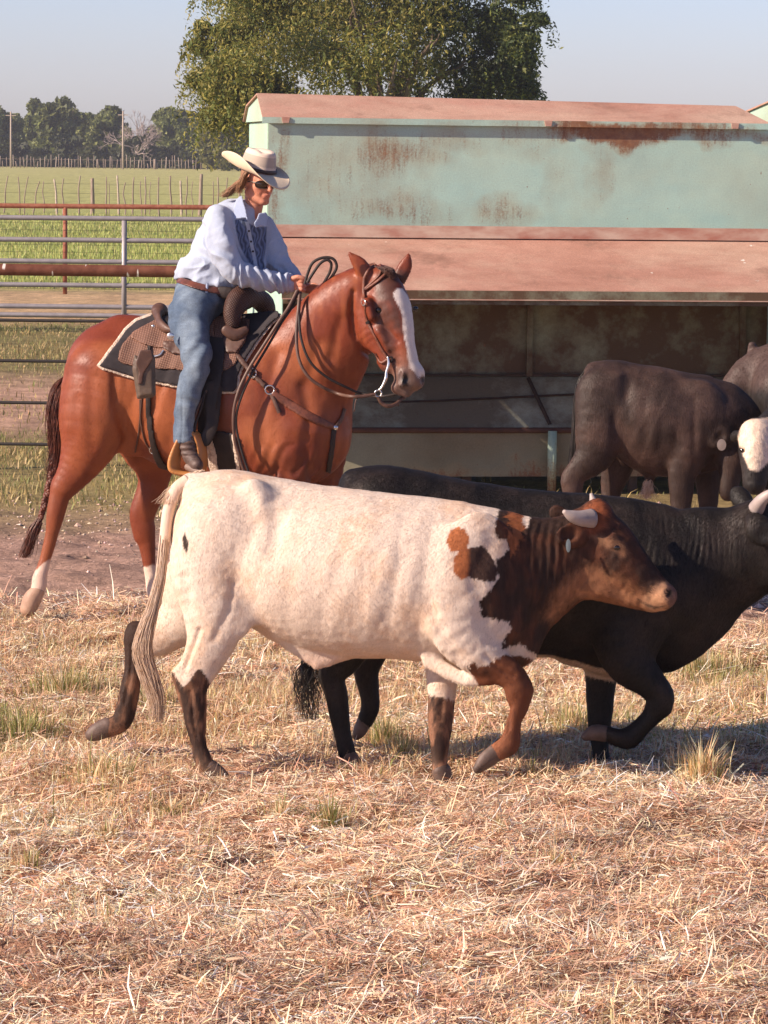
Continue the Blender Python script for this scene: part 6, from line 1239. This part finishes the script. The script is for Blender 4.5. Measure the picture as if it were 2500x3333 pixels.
# hair
v2 = Vol((740, 520, -110), (910, 700, 110), 3.0); v2.tube([n(-22, 0, 20, 51, 45), n(-14, 0, 26, 50, 45)], 8, 2, hl); v2.tube([n(-26, 0, -8, 36, 36)], 14, 1, hl); v2.tube([n(34, 0, 0, 60, 60)], 4, 1, cut=True) if False else None
X = v2.ax[0][:, None, None]; Yy = v2.ax[1][None, :, None]; Dd = v2.ax[2][None, None]; A = (X - HC[0]) * hf[0] + (Yy - HC[1]) * hf[1] + (Dd - HC[2]) * hf[2]; Cc = (X - HC[0]) * hu[0] + (Yy - HC[1]) * hu[1] + (Dd - HC[2]) * hu[2]
v2.F = np.maximum(v2.F, (A - (2 + .35 * (Cc - 5)) - 0 * A)).astype(np.float32); V, F = v2.mesh(); V = disp(V, F, lambda P: 1.2 * np.sin((P @ hu) * .9 + 2 * vnoise(P, .05, 3)))
M_HAIR = mat_plain('sandy_hair', (.36, .19, .095), .5, 0, c2=(.22, .11, .055), scale=60, bump=.4, stretch=(1, 1, .3))
hb = mesh('hair', HF.w(V), F, M_HAIR, tr, None, True, HORG)
strands(HF, [(806, 578, -60), (791, 586, -54), (774, 600, -44), (758, 614, -38), (745, 628, -34), (730, 640, -32)], [8, 12, 14, 13, 14, 9], 300, 1.1, 12, 'ponytail', M_HAIR, tr, HORG, 9, 1.2)
strands(HF, [(806, 556, -66), (794, 576, -64), (784, 602, -58), (778, 628, -50)], [9, 10, 11, 8], 200, 1.0, 13, 'ponytail', M_HAIR, tr, HORG, 7, .8)
# sunglasses
M_LENS = mat_plain('dark_lens', (.035, .022, .014), .06, 0, bump=0, spec=.9); M_FRAME = mat_plain('glasses_frame', (.14, .11, .09), .3, .5, bump=0)
gl = bpy.data.objects.new('sunglasses', None); COL.objects.link(gl); gl.parent = tr
for s in (-1, 1):
    m = MB(); a = np.linspace(0, 2 * np.pi, 24, endpoint=False); bb = 20 * np.sign(np.cos(a)) * np.abs(np.cos(a)) ** .7; cc = 12.5 * np.sign(np.sin(a)) * np.abs(np.sin(a)) ** .7
    P = np.array([Hp(58 - .012 * (22 * s + b) ** 2, 22 * s + b, 4 + c) for b, c in zip(bb, cc)]); Q = P - 3 * hf; cen = np.array([Hp(58 - .012 * 484 + 3, 22 * s, 4), Hp(54 - .012 * 484, 22 * s, 4)])
    i = np.arange(24); j = (i + 1) % 24; m.add(HF.w(np.vstack([P, Q, cen])), [np.stack([i, j, 24 + j, 24 + i], 1), np.concatenate([np.stack([j, i, i * 0 + 48], 1), np.stack([24 + i, 24 + j, i * 0 + 49], 1)])]); o = m.build('lens', M_LENS, gl, True, HORG)
    free([Hp(58 - .012 * 1600, 40 * s, 10), Hp(20, 46 * s, 9), Hp(-4, 46 * s, 6)], 2.0, 'temple', M_FRAME, gl)
    P2 = np.vstack([P, P[:1]]); free(P2, 1.5, 'rim', M_FRAME, gl, 1)
free([Hp(57, -6, 8), Hp(60, 0, 9), Hp(57, 6, 8)], 1.8, 'bridge', M_FRAME, gl)

# shirt
v = Vol((545, 610, -190), (985, 985, 190), 2.8)
v.tube([(672, 905, 35, 94, 84), (706, 860, 28, 98, 84), (742, 800, 24, 108, 90), (766, 742, 18, 96, 98), (792, 712, 12, 56, 74), (806, 692, 8, 36, 42)], 22)
v.tube([(640, 905, 35, 64, 70), (612, 893, 35, 42, 56)], 20); v.tube([(790, 800, 10, 62, 62), (815, 850, 0, 50, 56), (830, 885, -20, 30, 40)], 30)
v.tube([(708, 706, -62, 42), (714, 772, -92, 45), (736, 838, -104, 44), (768, 884, -104, 42), (838, 906, -84, 37), (905, 920, -60, 33)], 16)
v.tube([(905, 920, -60, 33), (934, 922, -50, 31)], 4)
v.tube([(856, 738, 48, 40), (880, 792, 45, 42), (898, 845, 34, 38), (950, 896, 20, 25), (985, 930, 6, 19)], 16)
v.tube([(722, 925, 20, 46, 70), (758, 930, 0, 20, 50)], 16)
# hollow neck opening
v.tube([(826, 690, 2, 27, 26), (846, 715, -40, 14, 16)], 5, cut=True)
# belt-line cut
X, Yy = np.broadcast_arrays(v.ax[0][:, None], v.ax[1][None]); hem = Yy - (905 + (X - 575) * .26) - 6 * np.sin(X * .06); hem = np.where(X > 800, -50, hem)
v.F = np.maximum(v.F, np.where((hem[:, :, None] > -60) & (v.ax[2][None, None] > -58 - 0 * hem[:, :, None]), hem[:, :, None], -60)).astype(np.float32)
V, F = v.mesh(); V = relax(V, F, 1)
def sw(P):
    x, y, d = P.T; n1 = vnoise(P, .02, 3)
    rd = lambda t: (1 - np.abs(np.sin(t))) ** 1.3; arm = sstep(740, 790, x) * sstep(940, 915, x) * sstep(850, 880, y)
    r = 7 * rd(((x - 700) * .75 - (y - 700) * .62) * .045 + 1.6 * n1) * sstep(800, 740, x) * sstep(720, 790, y) * sstep(905, 880, y) + 6 * rd((x * .5 + y * .9) * .04 + 1.8 * n1) * sstep(700, 660, x) * sstep(780, 850, y) + 5 * rd((x * .9 - y * .25) * .06 + 1.5 * n1) * sstep(690, 720, y) * sstep(780, 740, y) * sstep(760, 720, x)
    r += 5 * rd((x * .8 + y * .5) * .06 + 1.5 * n1) * sstep(850, 880, x) * sstep(760, 800, y)
    r += arm * 4.6 * np.sin((x * .95 + .5 * (y - 900) * np.sin(x * .02)) * .22 + 3 * n1)
    r += 4.5 * np.sin((x * .55 - y * .8) * .085 + 2.6 * n1) * sstep(790, 720, x) * sstep(690, 760, y) * (.6 + .4 * vnoise(P, .015, 9))
    r += 3.4 * np.sin((x * .9 + y * .5) * .09 + 3 * vnoise(P, .013, 6)) * sstep(700, 640, x) * sstep(820, 860, y)
    r += 2.6 * np.sin(x * .25 + 1.5 * n1) * sstep(880, 900, x) * sstep(945, 935, x) * sstep(860, 890, y); r -= 3 * np.exp(-((x - 903) / 3.5) ** 2) * (y > 870)
    r += 3 * np.abs(np.sin((x * .3 + y) * .05 + 3 * n1)) * sstep(850, 880, x) * sstep(740, 780, y) * sstep(880, 850, y)
    return r + 2.0 * vnoise(P, .035, 5) + .8 * vnoise(P, .1, 6)
V = disp(V, F, sw); x, y, d = V.T
base = np.array([.42, .49, .61]); C = np.tile(base, (len(V), 1)) * (1 + .07 * fbm(V, .02, 3))[:, None]
BIB = [(764, 716), (800, 712), (812, 728), (835, 738), (868, 738), (866, 800), (858, 850), (864, 880), (840, 876), (808, 852), (780, 800), (770, 760)]
bf = sstep(2, -2, sdpoly(x, y, BIB)) * (d < 20); rf = .5 + .5 * np.sin(x * .55 + 2.2 * np.sin(y * .11 + x * .1) + 2 * vnoise(V, .08, 4))
cb = np.array([.075, .10, .165])[None] * (.7 + 1.5 * rf[:, None]); C = C * (1 - bf[:, None]) + cb * bf[:, None]
pf = (sstep(6.5, 5, np.abs(x - (806 + .20 * (y - 730)))) * (y > 722) * (y < 870) * (d < 20))[:, None]; C = C * (1 - pf) + np.array([.44, .50, .60]) * pf
sh = mesh('shirt', HF.w(V), F, M_SHIRT, tr, np.clip(C, .01, .9), True, HORG); SB = bvh_of(V, F)
vc = Vol((750, 600, -140), (900, 760, 110), 2.4)
def collar(P, dd, tilt, th=3.2):
    c = Vol.__new__(Vol); c.lo, c.h, c.n, c.ax = vc.lo, vc.h, vc.n, vc.ax; X, Yy = np.broadcast_arrays(c.ax[0][:, None], c.ax[1][None]); D = sdpoly(X, Yy, P)[:, :, None]
    pl = dd + tilt[0] * (X - P[0][0]) + tilt[1] * (Yy - P[0][1]); c.F = np.maximum(D, np.abs(c.ax[2][None, None] - pl[:, :, None]) - th).astype(np.float32); V, F = c.mesh(); V = relax(V, F, 2)
    mesh('collar', HF.w(V), F, M_COLLAR, tr, None, True, HORG)
M_COLLAR = mat_cloth('collar_cloth', (.42, .50, .66), (.36, .44, .60))
collar([(783, 636), (768, 650), (758, 684), (762, 714), (800, 708), (808, 722), (800, 680), (792, 654), (789, 638)], -36, (-.3, -.55)); collar([(842, 694), (866, 690), (874, 706), (868, 738), (848, 736), (832, 742), (826, 726), (836, 712)], -70, (.5, -.15))
bt = MB()
for yy in (752, 786, 818): P, _ = drape(SB, [(806 + .2 * (yy - 730), yy, None)], -80, 0); bt.add(*tubegeo(HF.w(np.array([P[0], P[0] - [0, 0, 3]])), 3.6 / HF.s, 10))
bt.build('button', M_DKLEATH, tr, True, HORG)
# jeans
v = Vol((530, 880, -250), (830, 1480, 290), 3.2)
v.tube([(660, 945, 30, 86, 84), (648, 985, 30, 88, 92)], 16); v.tube([(640, 985, -20, 80, 72), (616, 1040, -85, 70, 60), (628, 1110, -140, 56, 50), (642, 1168, -178, 47, 44), (630, 1225, -186, 44, 42), (612, 1290, -188, 40, 40), (600, 1370, -188, 34, 36), (602, 1432, -188, 36, 36)], 18)
v.tube([(690, 985, 60, 62, 50), (738, 1050, 140, 54, 50), (750, 1160, 200, 44, 42), (740, 1300, 222, 38, 36), (728, 1432, 222, 34, 34)], 18)
v.tube([(700, 965, 0, 42, 60), (735, 985, 20, 30, 50)], 16); v.tube([(602, 1455, -188, 26, 26)], 3, 1, cut=True)
X, Yy = np.broadcast_arrays(v.ax[0][:, None], v.ax[1][None]); hem = (905 + (X - 575) * .24) - Yy; v.F = np.maximum(v.F, hem[:, :, None]).astype(np.float32); v.F = np.maximum(v.F, (Yy - 1443)[:, :, None]).astype(np.float32)
vj = v; V, F = v.mesh(); V = relax(V, F, 1)
def jw(P):
    x, y, d = P.T; n1 = vnoise(P, .018, 3)
    r = 3.6 * np.sin((y * .9 - x * .6) * .075 + 3 * n1) * sstep(1150, 1200, y) * (.5 + .5 * vnoise(P, .02, 8)); r += 4 * np.sin((y * .7 + x) * .09 + 2 * n1) * sstep(1080, 1140, y) * sstep(1230, 1180, y)
    r += 2.5 * np.sin((y - x * .5) * .08 + 2 * n1) * sstep(1080, 1030, y); r -= 1.6 * np.exp(-((x - (565 + .18 * (y - 1000) - .00028 * (y - 1000) ** 2)) / 4) ** 2); return r + 1.6 * vnoise(P, .04, 5)
V = disp(V, F, jw); x, y, d = V.T
jb = np.array([.085, .125, .185]); fade = np.clip(np.exp(-((x - 625) / 45) ** 2) * .6 + .5 * fbm(V, (.03, .015, .03), 7), 0, 1)[:, None]; C = jb + (np.array([.25, .32, .39]) - jb) * fade
C = C * (1 + .14 * vnoise(V, (.05, .2, .05), 4))[:, None]; mesh('jeans', HF.w(V), F, M_JEANS, tr, np.clip(C, .01, .9), True, HORG); JB = bvh_of(V, F)
def beltpoly(w, o=0):
    q = catmull([(566, 905), (600, 917), (650, 932), (690, 942), (735, 950)], 4) + [0, o]; return [np.vstack([q - [0, w], (q + [0, w])[::-1]]).tolist()]
shellpart(vj, beltpoly(11), -3, 7, 'belt', mat_plain('red_brown_belt', (.17, .055, .035), .4, 0, c2=(.10, .035, .024), scale=30, bump=.3), tr)
strap([(674, 928), (671, 955)], 4, 8, 'belt_loop', M_COLLAR, tr, bv=JB, off=3)
blob([([(722, 950, -62, 19, 8), (745, 955, -66, 21, 8), (766, 958, -60, 17, 8)],)], 'buckle', M_DKLEATH, tr, 2.6)
# shoe
blob([([(608, 1450, -196, 26, 24), (618, 1480, -200, 27, 24), (632, 1504, -210, 24, 26), (640, 1514, -226, 22, 27)],), ([(612, 1444, -194, 30, 26), (612, 1436, -194, 29, 26)],)], 'shoe', mat_plain('brown_shoe_leather', (.13, .085, .07), .6, 0, c2=(.07, .045, .038), scale=30, bump=.4), tr, 2.6, fn=lambda P: 1.6 * np.sin(P[:, 1] * .35) * sstep(1490, 1480, P[:, 1]))
blob([([(612, 1520, -205, 12, 22), (640, 1534, -228, 13, 26)],)], 'sole', mat_plain('shoe_sole', (.24, .17, .14), .7, 0), tr, 2.6)
# hat
bf_ = np.array([.56, .26, -.79]); bf_ /= np.linalg.norm(bf_); bu = np.array([.17, -1, -.12]); bu -= bf_ * bu.dot(bf_); bu /= np.linalg.norm(bu); bl = np.cross(bu, bf_); bl = bl if bl[0] > 0 else -bl
HT = HC + 43 * hu - 10 * hf + [0, 0, 0]
def Bp(a, b, c): return HT + a[..., None] * bf_ + b[..., None] * bl + c[..., None] * bu
def mat_straw():
    t = NT('straw_hat_weave'); a = t.n('ShaderNodeAttribute', attribute_name='Col'); w = t.n('ShaderNodeTexWave', wave_type='BANDS', bands_direction='DIAGONAL'); w.inputs['Scale'].default_value = 110; w.inputs['Distortion'].default_value = 1; t.l(t.co(), w.inputs[0])
    t.bump(w.outputs[1], .25, .002); return t.set(a.outputs[0], .6, None, .3)
M_HAT = mat_straw(); nt, nr = 260, 14
th = np.linspace(0, 2 * np.pi, nt, endpoint=False); rows = []; cols = []
ia, ib = 66.0, 55.0; oa, ob = 142.0, 122.0
def brimz(a, b, k): return np.where(b > 0, 24, 50) * k ** 1.5 * np.abs(b / ob) ** 1.7 - 26 * k * (np.abs(a) / oa) ** 2 * np.where(a > 0, 1.0, .15) - 2
ks = np.linspace(0, 1, nr)
top = []; 
for k in ks:
    A = (ia + (oa - ia) * k) * np.cos(th); Bq = (ib + (ob - ib) * k) * np.sin(th); sh_ = 1 - .16 * k * np.abs(np.sin(th)) ** 3; Bq = np.where(Bq > 0, Bq * (1 - .24 * k), Bq); top.append(Bp(A, Bq * sh_, brimz(A, Bq, k)))
top = np.array(top); bot = top + bu * -3.0; V = np.vstack([top.reshape(-1, 3), bot.reshape(-1, 3)]); i = np.arange(nr - 1)[:, None] * nt; j = np.arange(nt)[None]; k2 = (j + 1) % nt
q = np.stack([i + j, i + k2, i + nt + k2, i + nt + j], -1).reshape(-1, 4); o2 = nr * nt; e = np.stack([(nr - 1) * nt + j[0], (nr - 1) * nt + k2[0], o2 + (nr - 1) * nt + k2[0], o2 + (nr - 1) * nt + j[0]], 1)
F = np.concatenate([q[:, ::-1], q + o2, e[:, ::-1]]); ht = bpy.data.objects.new('hat', None); COL.objects.link(ht); ht.parent = tr
mesh('brim', HF.w(V), F, M_HAT, ht, np.array([.80, .66, .47]) * (1 + .04 * vnoise(V, .05, 3))[:, None], True, HORG)
rows = []; hs = [0, 8, 16, 24, 32, 40, 48, 56, 62, 66, 67, 66, 62]; sc = [1, 1, .99, .975, .955, .935, .91, .88, .84, .76, .62, .35, .05]
_u = np.linspace(0, 12, 60); hs, sc = np.interp(_u, range(13), hs).tolist(), np.interp(_u, range(13), sc).tolist()
for h_, s_ in zip(hs, sc):
    A = ia * s_ * np.cos(th) * (1 - .04 * h_ / 66); Bq = ib * s_ * np.sin(th) * (1 - .14 * h_ / 66 * (.5 + .5 * np.cos(th))); cz = h_ + 6 * (h_ / 66) * -np.cos(th) * -.6
    cz = cz - 17 * np.exp(-(Bq / 15) ** 2) * sstep(50, 66, h_ + 0 * cz) * sstep(60, 20, np.abs(A)) - 6 * sstep(56, 66, h_ + 0 * cz) * np.exp(-((A - 42) / 18) ** 2) * np.exp(-((np.abs(Bq) - 26) / 12) ** 2); rows.append(Bp(A, Bq, cz))
V = np.array(rows).reshape(-1, 3); nr2 = len(hs); i = np.arange(nr2 - 1)[:, None] * nt; F = np.stack([i + j, i + k2, i + nt + k2, i + nt + j], -1).reshape(-1, 4)[:, ::-1]
V3 = []; 
hh = np.repeat(hs, nt); tt = np.tile(th, nr2); pat = (np.cos(tt * 20 + hh * .42) * np.cos(tt * 20 - hh * .42)); C = np.tile([.74, .61, .49], (len(V), 1)); f = (sstep(.12, .3, np.abs(pat)) * (hh > 18) * (hh < 50))[:, None]; C = C * (1 - .5 * f)
# refine crown rows for the lattice pattern
mesh('crown', HF.w(V), F, M_HAT, ht, C, True, HORG)
m = MB(); a = np.linspace(0, 2 * np.pi, 60); P = Bp(ia * 1.02 * np.cos(a), ib * 1.03 * np.sin(a), 6 + 0 * a); X = HF.w(P); cX = HF.w(Bp(np.zeros(1), np.zeros(1), np.zeros(1)))[0]; N = X - cX; N /= np.linalg.norm(N, axis=1, keepdims=True); V, F = ribbongeo(X, N, 6 / HF.s, 2 / HF.s); m.add(V, F); m.build('hat_band', mat_plain('dark_hat_band', (.06, .035, .03), .5, 0), ht, True, HORG)
